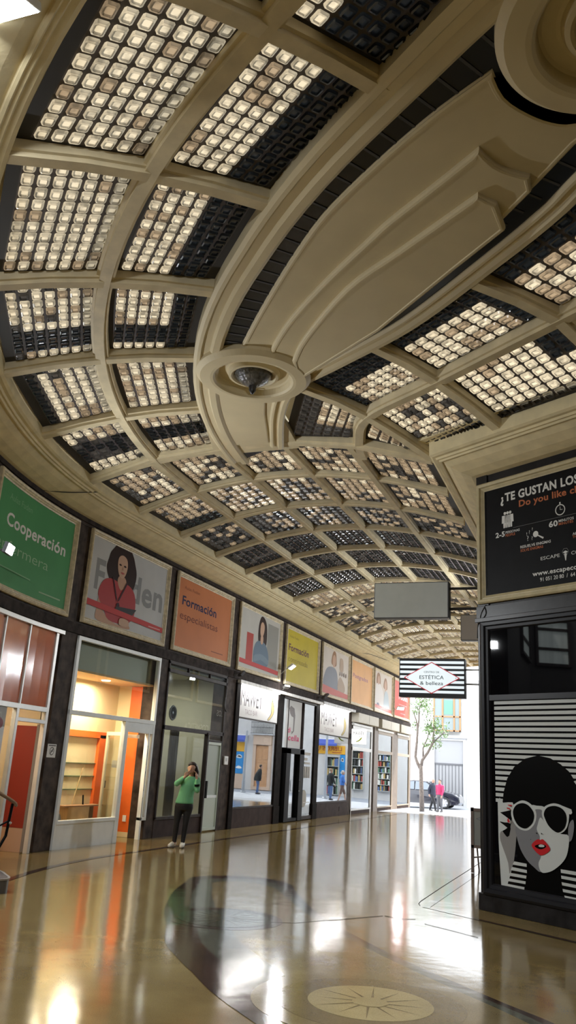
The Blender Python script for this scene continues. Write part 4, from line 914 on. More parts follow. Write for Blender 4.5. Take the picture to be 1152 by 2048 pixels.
B().text(W, 'di', 23.36, 2.50, .15, .0065, width=.22, bold=.012, shear=.2).text(W, 'cella', 23.42, 2.28, .17, .0065, width=.95, bold=.012, shear=.2).build('pink_lettering', P('pink_neon', (.68, .05, .18)), t)
DEC = P('decal_white', (.50, .48, .44))
B().poly(W, [(25.05+.24*cos(a), .62+.25*sin(a)) for a in [2*pi*i/28 for i in range(28)]], .012).build('round_decal', DEC, t)
B().box(W, 25.0, 25.55, .50, .52, .0, .014).build('decal_bar', WHITE, t)
for k in range(4): B().box(W, 24.86+.18*k, 24.98+.18*k, 1.22, 1.56, .006, .012).build('decal', DEC, t)
for k, w_ in enumerate((.28, .55)): B().box(W, 24.95, 24.95+w_, 1.74+.16*k, 1.82+.16*k, .006, .012).build('decal', DEC, t)
B().box(W, 24.95, 25.5, 1.63, 1.69, .006, .012).build('decal', DEC, t)
# 7-9: grey fronts with cream shutter boxes
SHB = mat('cream_shutter_box', (.58, .55, .47), .5, var=.06); GREYF = mat('grey_brown_frame', (.19, .15, .12), .45, var=.15)
def grey_front(u0, u1, b0, b1, lab, dark, ztr=2.25, ztop=3.0):
    t = thing('shopfront', lab, 'shopfront', tuple(W((u0+u1)/2, 0, 0)))
    frame_bars(t, [(u0, u0+.05, 0, 3.25, -.05, .03), (u1-.14, u1, 0, 3.25, -.05, .03), (u0, u1, ztop, ztop+.12, -.05, .04), (u0, u1, ztr-.02, ztr+.10, -.05, .035), (u0, u1, .12, .17, -.05, .04)], ALU if not dark else mat('taupe_frame', (.34, .28, .22), .45))
    B().box(W, u0, u1, 0, .13, -.05, .02).build('kick_panel', BROWNP, t)
    sb = B().box(W, b0, b1, 3.23, 3.57, .0, .28).build('shutter_box', SHB, t, bevel=.008); B().box(W, (b0+b1)/2-.006, (b0+b1)/2+.006, 3.235, 3.565, .28, .284).build('seam', GREYF, sb)
    B().box(W, b0+.05, b1-.3, 3.12, 3.20, .0, .10).build('shutter_rail', ALU, t)
    glass_pane(t, u0+.05, u1-.14, ztr+.1, ztop, m=GLASSR); glass_pane(t, u0+.05, u1-.14, .17, ztr-.02, m=GLASSR)
    room(t, u0+.02, u1, -.1, -1.6, 3.3, mat('dim_grey_wall', (.22, .21, .19), .7)); return t
grey_front(30.12, 32.90, 30.0, 32.92, 'grey shopfront under the light orange poster beside the small white hanging sign', False)
grey_front(33.85, 36.40, 33.5, 36.55, 'grey shopfront under the white poster of two people', True)
grey_front(37.30, 39.75, 36.9, 39.65, 'grey shopfront closest to the street under the red poster', True)
wl2 = B(); wl2.box(W, 32.88, 33.0, 0, 3.3, 0, .02); wl2.box(W, 33.25, 33.86, 0, 3.3, .0, .03); wl2.box(W, 36.40, 37.32, 0, 3.3, 0, .03); wl2.box(W, 39.72, 39.98, 0, 3.3, 0, .03)
o = wl2.build('trim_4', GREYF, kind='structure'); tag(o, 'grey-brown pilasters between the last shopfronts', 'pilaster', kind='structure')
# blank leaf of a glazed end
bs = thing('blade_sign', 'small white taco bar blade sign with a green and yellow chilli', 'sign', tuple(W(29.9, 2.45, .3)))
BL = lambda x, z, d: Vector((CX-RW+x, 29.9-d, z))
B().box(BL, .06, .60, 2.44, 2.97, -.05, .05).build('box', mat('blade_white', (.85, .85, .85), .4, emit=(1, 1, 1), estr=.55), bs, bevel=.01); B().text(BL, 'MAWEY', .12, 2.76, .13, .053, width=.42).build('lettering', INK, bs); B().text(BL, 'TACO BAR', .22, 2.69, .04, .053, width=.2).build('lettering', INK, bs)
B().poly(BL, smoothpts([(.22, 2.52), (.32, 2.53), (.42, 2.60), (.46, 2.68), (.41, 2.66), (.34, 2.585), (.25, 2.54)], 4), .053).build('chilli', P('chilli_green', (.35, .42, .04)), bs); B().box(BL, 0, .06, 2.6, 2.8, -.02, .02).build('bracket', DMETAL, bs)
# small wall things
ns = thing('no_smoking_sign', 'white no smoking sign on the dark pier left of the white shopfront', 'sign', tuple(W(12.08, 1.58, 0)))
B().box(W, 11.95, 12.21, 1.48, 1.70, .0, .008).build('plate', WHITE, ns, bevel=.004); annulus(W, 12.08, 1.585, .055, .068, .0105).build('ring', INK, ns); B().plate(W, [(12.03, 1.545), (12.045, 1.535), (12.13, 1.625), (12.115, 1.635)], .008, .0107).build('slash', INK, ns); B().box(W, 12.045, 12.12, 1.58, 1.592, .008, .0102).build('cigarette', INK, ns); B().box(W, 11.975, 12.185, 1.668, 1.684, .008, .0102).build('small_print', INK, ns)
ib = thing('intercom', 'small white box on the pier right of the pale glass door', 'intercom', tuple(W(19.12, 1.6, 0))); B().box(W, 19.02, 19.24, 1.50, 1.70, .0, .04).build('box', WHITE, ib, bevel=.01); B().box(W, 19.08, 19.18, 1.58, 1.66, .04, .043).build('grille', mat('light_grey_plastic', (.5, .5, .5), .5), ib)
# ------------------------------------------------------------------ hanging signs on the inner wall of the straight passage
def signfr(y): return lambda x, z, d: Vector((x, y-d, z))
fr = signfr(12.7)
t = thing('hanging_lightbox', 'blank grey lightbox sign hung from black arms under the vault', 'sign', (-2.8, 12.7, 3.9))
B().box(fr, -3.40, -2.20, 3.90, 4.48, -.09, .09).build('case', mat('sign_case_dark', (.06, .06, .06), .4), t, bevel=.008)
B().box(fr, -3.385, -2.22, 3.915, 4.465, .09, .097).build('face', mat('blank_sign_face', (.40, .41, .37), .35, var=.04), t)
for z in (4.38, 4.06): B().tube([(-2.2, 12.7, z), (-1.55, 12.7, z)], .022).build('arm', DMETAL, t)
fr = signfr(12.95)
t = thing('hanging_lightbox', 'striped black and white lightbox sign reading Centro de Estética & belleza', 'sign', (-2.5, 12.95, 2.7))
B().box(fr, -3.03, -2.0, 2.71, 3.31, -.08, .08).build('case', mat('sign_case_black', (.012, .012, .014), .4), t, bevel=.006)
LITW = mat('lit_acrylic', (.72, .80, .82), .3, emit=(.85, .95, 1), estr=.55)
b = B()
for k in range(7): b.box(fr, -3.015, -2.015, 2.775+.0755*k, 2.775+.0755*k+.040, .08, .083)
b.build('stripes', LITW, t)
cx_, cz_ = -2.515, 3.01
B().poly(fr, [(cx_-.44, cz_), (cx_, cz_-.245), (cx_+.44, cz_), (cx_, cz_+.245)], .085).build('diamond_border', mat('sign_red', (.62, .04, .06), .4, emit=(.6, .03, .05), estr=.25), t)
B().poly(fr, [(cx_-.415, cz_), (cx_, cz_-.23), (cx_+.415, cz_), (cx_, cz_+.23)], .087).build('diamond', LITW, t)
SINK = mat('sign_ink', (.10, .14, .15), .6)
for s_, z, h, w in (('CENTRO DE', 3.085, .026, .24), ('ESTÉTICA', 2.99, .055, .38), ('& belleza', 2.90, .055, .36)): B().text(fr, s_, cx_, z, h, .0885, width=w, center=True, bold=.006).build('lettering', SINK, t)
for x in (-.375, .375): B().lathe((cx_+x, 12.95-.087, cz_), [(0, .003), (.007, .002), (.007, 0)], 8, axis=(0, -1, 0)).build('rivet', SINK, t)
for z in (3.15, 2.93): B().tube([(-2.0, 12.95, z), (-1.55, 12.95, z)], .014).build('arm', mat('white_arm', (.6, .6, .6), .4), t)
fr = signfr(17.8)
t = thing('hanging_lightbox', 'second plain grey lightbox sign, mostly hidden behind the black corner', 'sign', (-2.2, 17.8, 4.34))
B().box(fr, -2.84, -1.70, 4.34, 4.90, -.09, .09).build('case', mat('sign_case_dark', (.06, .06, .06), .4), t, bevel=.008); B().box(fr, -2.825, -1.715, 4.355, 4.885, .09, .097).build('face', mat('blank_sign_face_b', (.42, .38, .34), .35), t)
for z in (4.78, 4.48): B().tube([(-1.7, 17.8, z), (-1.55, 17.8, z)], .02).build('arm', DMETAL, t)

# the far wall of the straight passage, seen only as reflections in the shop glass
cs = thing('shop_fascia', 'dark fascia with white lettering COSMÉTICA seen mirrored in the shop glass', 'sign', tuple(Q(32, 2.6, 0)))
B().box(Q, 28.5, 35.25, 2.55, 3.2, 0, .06).build('board', mat('dark_fascia', (.06, .045, .04), .4), cs)
QT = lambda y, z, d: Q(35.1-(y-28.6), z, d)
B().text(QT, 'COSMÉTICA', 30.9, 2.72, .28, .065, bold=.01).build('lettering', WHT, cs); B().text(QT, 'LOS', 29.45, 3.46, .25, .022, width=.65, bold=.01).build('lettering', WHT, cs)
for k, y in enumerate((14.0, 17.5, 21.0, 24.5, 28.0, 31.5)):
    pf = B().rings(Q, y, y+3.1, 3.86, 5.6, FPROF).build('poster_frame', OLDCREAM); tag(pf, 'empty cream poster frame on the wall hidden round the corner', 'frame', 'frames round the corner')
    wn = thing('window', 'lit shop window round the corner seen as a reflection', 'window', tuple(Q(y, .5, 0)), 'shop windows round the corner', kind='structure')
    B().rings(Q, y, y+3.1, .45, 2.5, [(0, 0), (0, .05), (.07, .05), (.07, .0)]).build('frame', DARKF, wn); B().box(Q, y+.07, y+3.03, .5, 2.45, 0, .01).build('glass', mat('dim_window', (.12, .12, .11), .1, coat=.6), wn)

# ------------------------------------------------------------------ floodlights
LAMPF = mat('floodlight_face', (1, 1, 1), emit=(.93, .97, 1), estr=60); LAMPW = mat('floodlight_face_small', (1, 1, 1), emit=(1, .98, .94), estr=22); OFFL = mat('unlit_lamp_glass', (.35, .37, .40), .1, coat=1.)
LBODY = mat('floodlight_body', (.10, .10, .11), .45); LBW = mat('floodlight_body_white', (.75, .75, .73), .4)
def floodlight(loc, aim, w, h, lab, wallpt, lit=True, body=LBODY, face=None, power=0, col=(.95, .98, 1), upv=(0, 0, 1)):
    loc = Vector(loc); dz = (Vector(aim)-loc).normalized(); dx = dz.cross(Vector(upv)).normalized(); dy = dx.cross(dz)
    t = thing('floodlight', lab, 'floodlight', tuple(loc)); G = lambda a, z, d: loc+dx*a+dy*z+dz*d
    B().box(G, -w/2, w/2, -h/2, h/2, -.06, 0).build('body', body, t, bevel=.008)
    B().box(G, -w/2+.015, w/2-.015, -h/2+.015, h/2-.015, 0, .004).build('lens', (face or LAMPF) if lit else OFFL, t)
    B().tube([G(0, 0, -.06), (G(0, 0, -.06)+Vector(wallpt))/2+Vector((0, 0, .02)), Vector(wallpt)], .014).build('bracket', body, t)
    if power:
        l = area('floodlight_beam', G(0, 0, .02), Vector(aim), w*.9, h*.9, power, col)
    return t
floodlight((-3.10, 2.80, 5.74), (-3.2, 5.2, 0), .36, .30, 'white floodlight glaring at the top corner above the side opening', W(1.4, 5.85, .25), body=LBW, power=105)
p = W(8.95, 4.30, .42); floodlight(p, p+Vector((3, 1.0, -.7)), .26, .16, 'bright floodlight at the edge of the green poster', W(8.9, 4.15, 0), power=115)
p = W(22.35, 4.27, .42); floodlight(p, p+Vector((1.5, .1, -2.0)), .30, .20, 'lit floodlight on a bracket in front of the yellow poster', W(22.58, 4.12, 0), face=LAMPW, body=LBW, power=60)
p = W(19.35, 3.72, .20); floodlight(p, p+Vector((1.2, 1.4, -1.5)), .20, .16, 'dark unlit floodlight above the left taco bar banner', W(19.2, 3.66, 0), lit=False)
p = W(22.68, 3.72, .16); floodlight(p, p+Vector((1.0, -.7, -2)), .18, .13, 'small unlit lamp under the corner of the yellow poster', W(22.7, 3.62, 0), lit=False, body=LBW)
p = W(26.1, 3.78, .24); floodlight(p, p+Vector((1.2, 1.2, -1.6)), .24, .22, 'unlit lamp with a dark back beside the right taco bar banner', W(26.0, 3.7, 0), lit=False)
p = W(36.1, 4.2, .42); floodlight(p, p+Vector((1.2, -1.4, -1.8)), .34, .16, 'pale lit floodlight in front of the red poster', W(36.3, 4.15, 0), face=LAMPW, body=LBW, power=8)
for y, z, lab in ((30.3, 4.75, 'floodlight on the wall round the corner, mirrored in the dark shopfront glass'), (21.0, 4.5, 'extra floodlight added round the corner to brighten the posters and cove')):  # the second lamp is an unseen addition that brightens the left wall
    p = Q(y, z, .38); floodlight(p, p+Vector((-3, -1.2, -.5)), .28, .20, lab, Q(y+.1, z-.15, 0), face=LAMPW, power=150)
# cables
CB = mat('black_cable', (.015, .015, .015), .6)
for nm, pts, lab in (('cable', [W(10.6, 5.74, .03), W(10.9, 5.80, .30), W(11.3, 5.93, .53), W(11.5, 6.0, .62)], 'black cable crossing the cream cove above the green poster'), ('cable', [W(29.6, 5.74, .03), W(30.8, 5.84, .36), W(33.2, 5.92, .5), W(33.4, 6.05, .62)], 'thin cable crossing the cream cove above the light orange poster'), ('cable', [W(18.75, 3.5, .02), W(18.85, 3.3, .03), W(18.8, 2.9, .03), W(18.9, 2.75, .04)], 'loose cable down the frame of the dark shopfront')):
    tag(B().tube(smoothpts(pts, 5, False), .009, 6).build(nm, CB), lab, 'cable')
tag(B().tube(smoothpts([S(.12, 3.84, .03), S(.10, 3.72, .10), S(.03, 3.62, .05), S(-.03, 3.58, .02), S(-.05, 3.40, .01)], 5, False), .009, 6).build('cable', CB), 'black cable draped over the ledge at the inner corner', 'cable')

# ------------------------------------------------------------------ stair and handrail at the lower left
b = B()
edge = smoothpts([(-7.7, 9.35), (-7.06, 8.98), (-6.80, 8.77), (-6.60, 8.58), (-6.60, 8.42), (-6.85, 8.2), (-7.4, 7.9)], 5, False)
b.add([(x, y, 0) for x, y in edge]+[(x, y, .15) for x, y in edge], [(k, k+1, len(edge)+k+1, len(edge)+k) for k in range(len(edge)-1)]+[tuple(range(len(edge), 2*len(edge)))])
st_ = b.build('step', mat('grey_stone_step', (.10, .09, .085), .5, var=.2)); tag(st_, 'low curved stone step with a pale worn edge by the handrail', 'step')
B().sweep([(x, y, .14) for x, y in edge], [(-.012, 0), (.014, 0), (.014, .018), (-.012, .018)]).build('nosing', mat('pale_nosing', (.30, .27, .24), .5), st_)
hr = thing('handrail', 'black iron stair handrail with a wooden grip at the lower left', 'handrail', (-7.2, 8.95, .15))
B().tube(smoothpts([(-7.62, 8.2, 1.55), (-7.28, 8.72, 1.16), (-7.06, 9.05, .95), (-7.04, 9.07, .90)], 4, False), .022).build('grip', mat('worn_wood_grip', (.20, .13, .08), .4), hr)
B().tube([(-7.07, 9.05, .93), (-7.08, 9.02, .55), (-7.14, 8.80, .15)], .018).build('post', BLACK, hr); B().tube([(-7.25, 8.77, 1.13), (-7.22, 8.80, .60), (-7.18, 8.72, .15)], .014).build('post', BLACK, hr)
B().tube([(-7.08, 9.02, .72), (-7.24, 8.76, .55), (-7.55, 8.3, .9)], .012).build('scroll', BLACK, hr); B().ball((-7.06, 9.04, .70), .02).build('knob', METAL, hr)

# ------------------------------------------------------------------ pavement board behind the corner
eb = thing('pavement_board', 'grey easel board with a diamond emblem standing behind the black corner', 'board', (-2.0, 15.4, 0))
ef = signfr(15.4); WD = mat('brown_wood_frame', (.20, .15, .13), .5)
b = B(); b.box(ef, -2.31, -2.26, .005, 1.06, -.02, .02); b.box(ef, -1.74, -1.69, .005, 1.06, -.02, .02); b.box(ef, -2.31, -1.69, 1.0, 1.05, -.02, .02); b.box(ef, -2.31, -1.69, .40, .45, -.02, .02); b.build('frame', WD, eb)
B().box(ef, -2.26, -1.74, .45, 1.0, -.008, .008).build('panel', mat('grey_board', (.30, .31, .29), .5), eb)
dm = [(-2.22, .88), (-2.0, .80), (-1.78, .88), (-2.0, .96)]
B().poly(ef, dm, .0095).build('emblem', mat('emblem_line', (.12, .13, .14), .5), eb); B().poly(ef, [(-2.0+(x+2.0)*.92, .88+(z-.88)*.9) for x, z in dm], .0105).build('emblem', mat('emblem_fill', (.27, .30, .32), .5), eb)
B().tube([(-2.26, 15.4, .25), (-2.0, 15.4, .29), (-1.74, 15.4, .25)], .012).build('brace', WD, eb)
b = B(); b.tube([(-2.26, 15.42, .98), (-2.24, 15.85, .006)], .014).tube([(-1.74, 15.42, .98), (-1.76, 15.85, .006)], .014); b.build('rear_leg', WD, eb)

# ------------------------------------------------------------------ street
GZ = lambda x, y: -.14+min(0, (x+2)*.026)-(0.06 if y < 46 else 0)*0
b = B(); vs = []; xs = [-60, -14, -9, -5.5, -2, 8, 60]; yy = [40, 44, 52.2]
for y in yy:
    for x in xs: vs.append((x, y, GZ(max(x, -14), y)))
b.add(vs, [(i*7+j, i*7+j+1, (i+1)*7+j+1, (i+1)*7+j) for i in range(2) for j in range(6)])
o = b.build('street', mat('street_paving', (.30, .32, .36), .7, var=.1, vscale=3), kind='structure', recalc=False); tag(o, 'bright paved street beyond the end of the passage', 'street', kind='structure')
FAC = mat('pale_stone_facade', (.62, .60, .58), .8, var=.05, vscale=1)
b = B(); b.box(F, -30, 30, -.8, 7.2, -.5, -.004); o = b.build('wall_back', FAC, kind='structure'); tag(o, 'pale stone facade across the street', 'wall', kind='structure')
t = thing('portal', 'tall grey glazed entrance in the facade behind the car', 'entrance', F(-9.05, -.3, 0)); ST = mat('grey_stone', (.45, .45, .46), .7)
B().rings(F, -10.1, -8.05, -.35, 3.70, [(0, 0), (0, .12), (.16, .12), (.16, .0)]).build('surround', ST, t); B().box(F, -9.94, -8.21, -.35, 3.5, 0, .02).build('panel', mat('grey_door_panel', (.30, .30, .31), .5), t)
b = B(); b.box(F, -9.94, -8.21, 2.10, 2.2, .02, .06)
for k in range(9): b.box(F, -9.9+.2*k, -9.87+.2*k, -.3, 2.1, .02, .05)
b.build('grille', mat('dark_grille', (.10, .10, .11), .5), t); B().box(F, -10.2, -7.95, 3.68, 3.85, 0, .25).build('cornice', ST, t)
t = thing('bay_window', 'glazed wooden bay window on the facade above the grey entrance', 'window', F(-9.1, 4.1, 0)); WB = mat('orange_wood', (.36, .17, .07), .5)
B().box(F, -9.93, -8.31, 4.05, 6.1, 0, .5).build('body', mat('bay_glass', (.16, .20, .20), .2, coat=.3), t); b = B()
for x in (-9.95, -9.42, -8.72, -8.36): b.box(F, x, x+.09, 4.05, 6.1, .46, .54)
for z in (4.05, 4.88, 6.02): b.box(F, -9.95, -8.28, z, z+.08, .46, .54)
b.build('frame', WB, t); B().box(F, -9.3, -8.75, 5.05, 5.9, .5, .52).build('pane', mat('green_glass', (.10, .24, .18), .3), t)
t = thing('street_door', 'carved light wooden street door mirrored in the left taco bar window', 'door', F(3.65, -.1, 0)); WO = mat('light_oak', (.58, .33, .17), .5, var=.12, stretch=(6, 1, 1))
B().rings(F, 3.0, 4.3, -.1, 3.38, [(0, 0), (0, .16), (.2, .16), (.2, .02)]).build('surround', mat('peach_stone', (.60, .44, .33), .7), t); b = B(); b.box(F, 3.2, 4.1, -.1, 2.68, 0, .04)
for x in (3.26, 3.68):
    for z, h in ((.1, .7), (.95, .7), (1.8, .75)): b.rings(F, x, x+.36, z, z+h, [(0, .04), (0, .06), (.05, .06), (.09, .03), (.12, .05), (.15, .05)])
b.build('leaf', WO, t); B().box(F, 3.0, 4.3, 2.72, 3.36, .1, .2).build('lintel', mat('peach_stone', (.6, .44, .33), .7), t)
t = thing('balcony', 'dark iron balcony rail over the wooden street door', 'balcony', F(3.6, 3.4, 0)); b = B()
for k in range(18): b.box(F, 2.9+.09*k, 2.92+.09*k, 3.45, 4.15, .3, .32)
for z in (3.42, 3.8, 4.14): b.box(F, 2.88, 4.48, z, z+.04, .28, .33)
b.build('railing', mat('dark_iron', (.10, .10, .10), .5), t); B().box(F, 2.88, 4.48, 3.34, 3.43, 0, .35).build('slab', ST, t)
AWB = mat('awning_blue', (.06, .10, .42), .6); SY = mat('sign_yellow', (.80, .42, .03), .5); PB = mat('poster_blue', (.02, .25, .60), .5)
def bookshop(x0, x1, ay, lab):
    t = thing('awning', lab, 'awning', F((x0+x1)/2, 2.9, 0)); b = B(); b.add([F(x0, 3.28, .02), F(x1, 3.28, .02), F(x1, 2.98, .6), F(x0, 2.98, .6), F(x0, 2.86, .6), F(x1, 2.86, .6)], [(0, 1, 2, 3), (3, 2, 5, 4)]); b.build('fabric', AWB, t); B().box(F, x0, x1, 3.27, 3.33, 0, .06).build('case', WHITE, t)
    b = B(); b.tube([F(x0+.1, 3.25, .03), F(x0+.1, 2.98, .58)], .012).tube([F(x1-.1, 3.25, .03), F(x1-.1, 2.98, .58)], .012); b.build('arm', METAL, t)
bookshop(-1.6, -.1, 0, 'blue awning over the yellow bookshop sign mirrored in the right taco bar window'); bookshop(4.75, 5.75, 0, 'short blue awning mirrored at the edge of the left taco bar window')
t = thing('shop_sign', 'yellow sign with red letters LIBROS mirrored in the right taco bar window', 'sign', F(-1.1, 2.4, 0)); B().box(F, -2.0, .1, 2.38, 2.9, 0, .08).build('board', SY, t); B().text(F, 'LIBROS U', -1.8, 2.58, .25, .085, width=1.7, bold=.012).build('lettering', mat('letter_red', (.35, .05, .03), .5), t); B().box(F, -1.78, -1.15, 2.45, 2.50, .08, .084).build('small_print', mat('letter_red', (.35, .05, .03), .5), t)
tag(B().box(F, 4.98, 5.66, 2.24, 2.82, 0, .06).build('shop_sign', SY), 'plain yellow sign panel mirrored in the left taco bar window', 'sign')
for x0, x1, z0, z1, lab in ((5.0, 5.58, .84, 2.23, 'blue street poster with white marks mirrored in the left taco bar window'), (-2.02, -1.68, .9, 2.36, 'narrow blue panel beside the bookshop opening')):
    q = thing('street_poster', lab, 'poster', F(x0, z0, 0)); B().box(F, x0, x1, z0, z1, 0, .04).build('panel', PB, q); b = B()
    for k in range(3): b.poly(F, smoothpts([(x0+.08, z1-.3-.05*k), (x0+.5*(x1-x0), z1-.18-.06*k), (x1-.06, z1-.28-.05*k), (x0+.5*(x1-x0), z1-.3-.06*k)], 3), .045)
    b.poly(F, smoothpts([(x0+.06, z0+.35), (x0+.5*(x1-x0), z0+.5), (x1-.06, z0+.36), (x0+.5*(x1-x0), z0+.3)], 3), .045); b.build('print', WHT, q)
tag(B().box(F, 4.9, 5.65, -.1, .80, 0, .1).build('stone_base', mat('peach_stone', (.6, .44, .33), .7)), 'peach stone base below the blue street poster', 'wall base')
# bookshop openings with shelves of books
DK = mat('shop_dark', (.05, .06, .05), .5); SHF = mat('grey_shelf', (.42, .44, .42), .5); BOOKM = [mat('book_'+n, c, .6) for n, c in (('white', (.7, .68, .62)), ('red', (.42, .08, .06)), ('ochre', (.5, .36, .14)), ('green', (.12, .22, .14)), ('blue', (.1, .16, .32)), ('black', (.04, .04, .04)))]
book0 = []
def shelves(x0, x1, z0, z1, lab, n, glassy=True):
    t = thing('bookcase', lab, 'bookcase', F((x0+x1)/2, z0, 0)); B().box(F, x0, x1, z0, z1, 0, .02).build('back', DK, t); k = (z1-z0)/n
    for i in range(n+1): B().box(F, x0, x1, z0+k*i-.015, z0+k*i+.015, .02, .24).build('shelf', SHF, t)
    for x in (x0, x1): B().box(F, x-.02, x+.02, z0, z1, .0, .25).build('side', SHF, t)
    for i in range(n):
        x = x0+.05
        while x < x1-.12:
            w = rnd.uniform(.05, .11); h = k*rnd.uniform(.6, .85); q = B().box(F, x, x+w, z0+k*i+.015, z0+k*i+.015+h, .05, .05+rnd.uniform(.12, .17)).build('book', rnd.choice(BOOKM)); tag(q, 'book on the shelves of the bookshop window across the street', 'book', 'books in the bookshop windows'); x += w+rnd.choice((.004, .004, .05, .12))
shelves(-3.28, -2.5, .35, 2.65, 'grey bookcase mirrored in the shop glass below the small white blade sign', 5); shelves(-5.0, -4.12, .35, 2.5, 'grey bookcase mirrored in the shop glass under the white poster of two people', 6); shelves(-1.66, -.86, -.05, 2.2, 'dark bookshop opening with shelves under the yellow sign', 4)
for x, lab in ((2.72, 'grey street pole mirrored in the left taco bar window'), (-2.38, 'grey street pole mirrored in the right taco bar window')):
    q = thing('street_pole', lab, 'pole', (x, 47, GZ(x, 47))); B().tube([(x, 47, GZ(x, 47)), (x, 47, .55), (x, 47, .56), (x, 47, 3.4)], [.10, .10, .075, .065], 14).build('post', mat('galvanised_grey', (.42, .44, .47), .45, metal=.4), q); B().lathe((x, 47, GZ(x, 47)), [(.16, 0), (.16, .05), (.10, .08)], 14).build('base', mat('galvanised_grey', (.42, .44, .47), .45), q)
# tree
tr = thing('street_tree', 'slim forked street tree with sparse green leaves in front of the car', 'tree', (-9.05, 44, GZ(-9.05, 44))); BK = mat('grey_bark', (.16, .13, .11), .8, var=.3, vscale=12); g0 = GZ(-9.05, 44)
b = B(); Y_ = 44
BR = [([(-9.06, 44, g0), (-9.10, 44, .8), (-9.13, 44, 1.76), (-9.12, 44, 1.95)], [.13, .11, .10, .09]), ([(-9.13, 44, 1.72), (-9.34, 44.1, 2.05), (-9.45, 44.1, 2.35), (-9.38, 44.1, 3.1), (-9.34, 44.1, 3.76), (-9.42, 44.1, 4.2), (-9.63, 44.1, 4.73)], [.09, .085, .075, .065, .055, .04, .02]), ([(-9.36, 44.1, 3.6), (-9.28, 44.1, 4.2), (-9.27, 44.1, 4.8), (-9.05, 44, 5.3)], [.05, .045, .03, .015]), ([(-9.12, 44, 1.9), (-9.06, 44, 2.2), (-8.75, 43.9, 2.6), (-8.5, 43.9, 3.08), (-8.44, 43.9, 3.8), (-8.42, 43.9, 4.5)], [.09, .08, .07, .06, .04, .02]), ([(-9.02, 44, 2.25), (-9.03, 44, 2.8), (-8.8, 44, 3.3), (-8.7, 44, 3.7)], [.05, .04, .03, .015]), ([(-8.5, 43.9, 3.1), (-8.1, 43.9, 3.45), (-7.8, 43.9, 3.75)], [.04, .03, .015])]
for pts, rs in BR: b.tube(smoothpts(pts, 1, False) if 0 else pts, rs, 8)
b.build('trunk', BK, tr, smooth=True)
b = B(); lr = random.Random(4)
for c, r, n in (((-9.1, 44, 5.1), .55, 240), ((-8.75, 44, 4.7), .3, 50), ((-9.5, 44, 4.6), .3, 40), ((-8.4, 43.9, 3.9), .5, 220), ((-8.75, 44, 3.75), .3, 70), ((-7.9, 43.9, 3.7), .3, 50), ((-8.5, 43.9, 3.1), .35, 50), ((-9.45, 44.1, 3.9), .25, 30), ((-8.15, 43.9, 3.0), .25, 25), ((-8.9, 44, 3.0), .25, 25)):
    for k in range(n):
        v = Vector((lr.gauss(0, .5), lr.gauss(0, .5), lr.gauss(0, .5)))*r+Vector(c); a = Vector((lr.uniform(-1, 1), lr.uniform(-1, 1), lr.uniform(-1, 1))).normalized(); e = a.orthogonal().normalized(); s_ = lr.uniform(.05, .10)
        b.add([v-a*s_, v+e*s_*.45, v+a*s_, v-e*s_*.45], [(0, 1, 2, 3)])
b.build('foliage', mat('spring_leaf', (.10, .17, .05), .6, var=.3), tr, recalc=False)
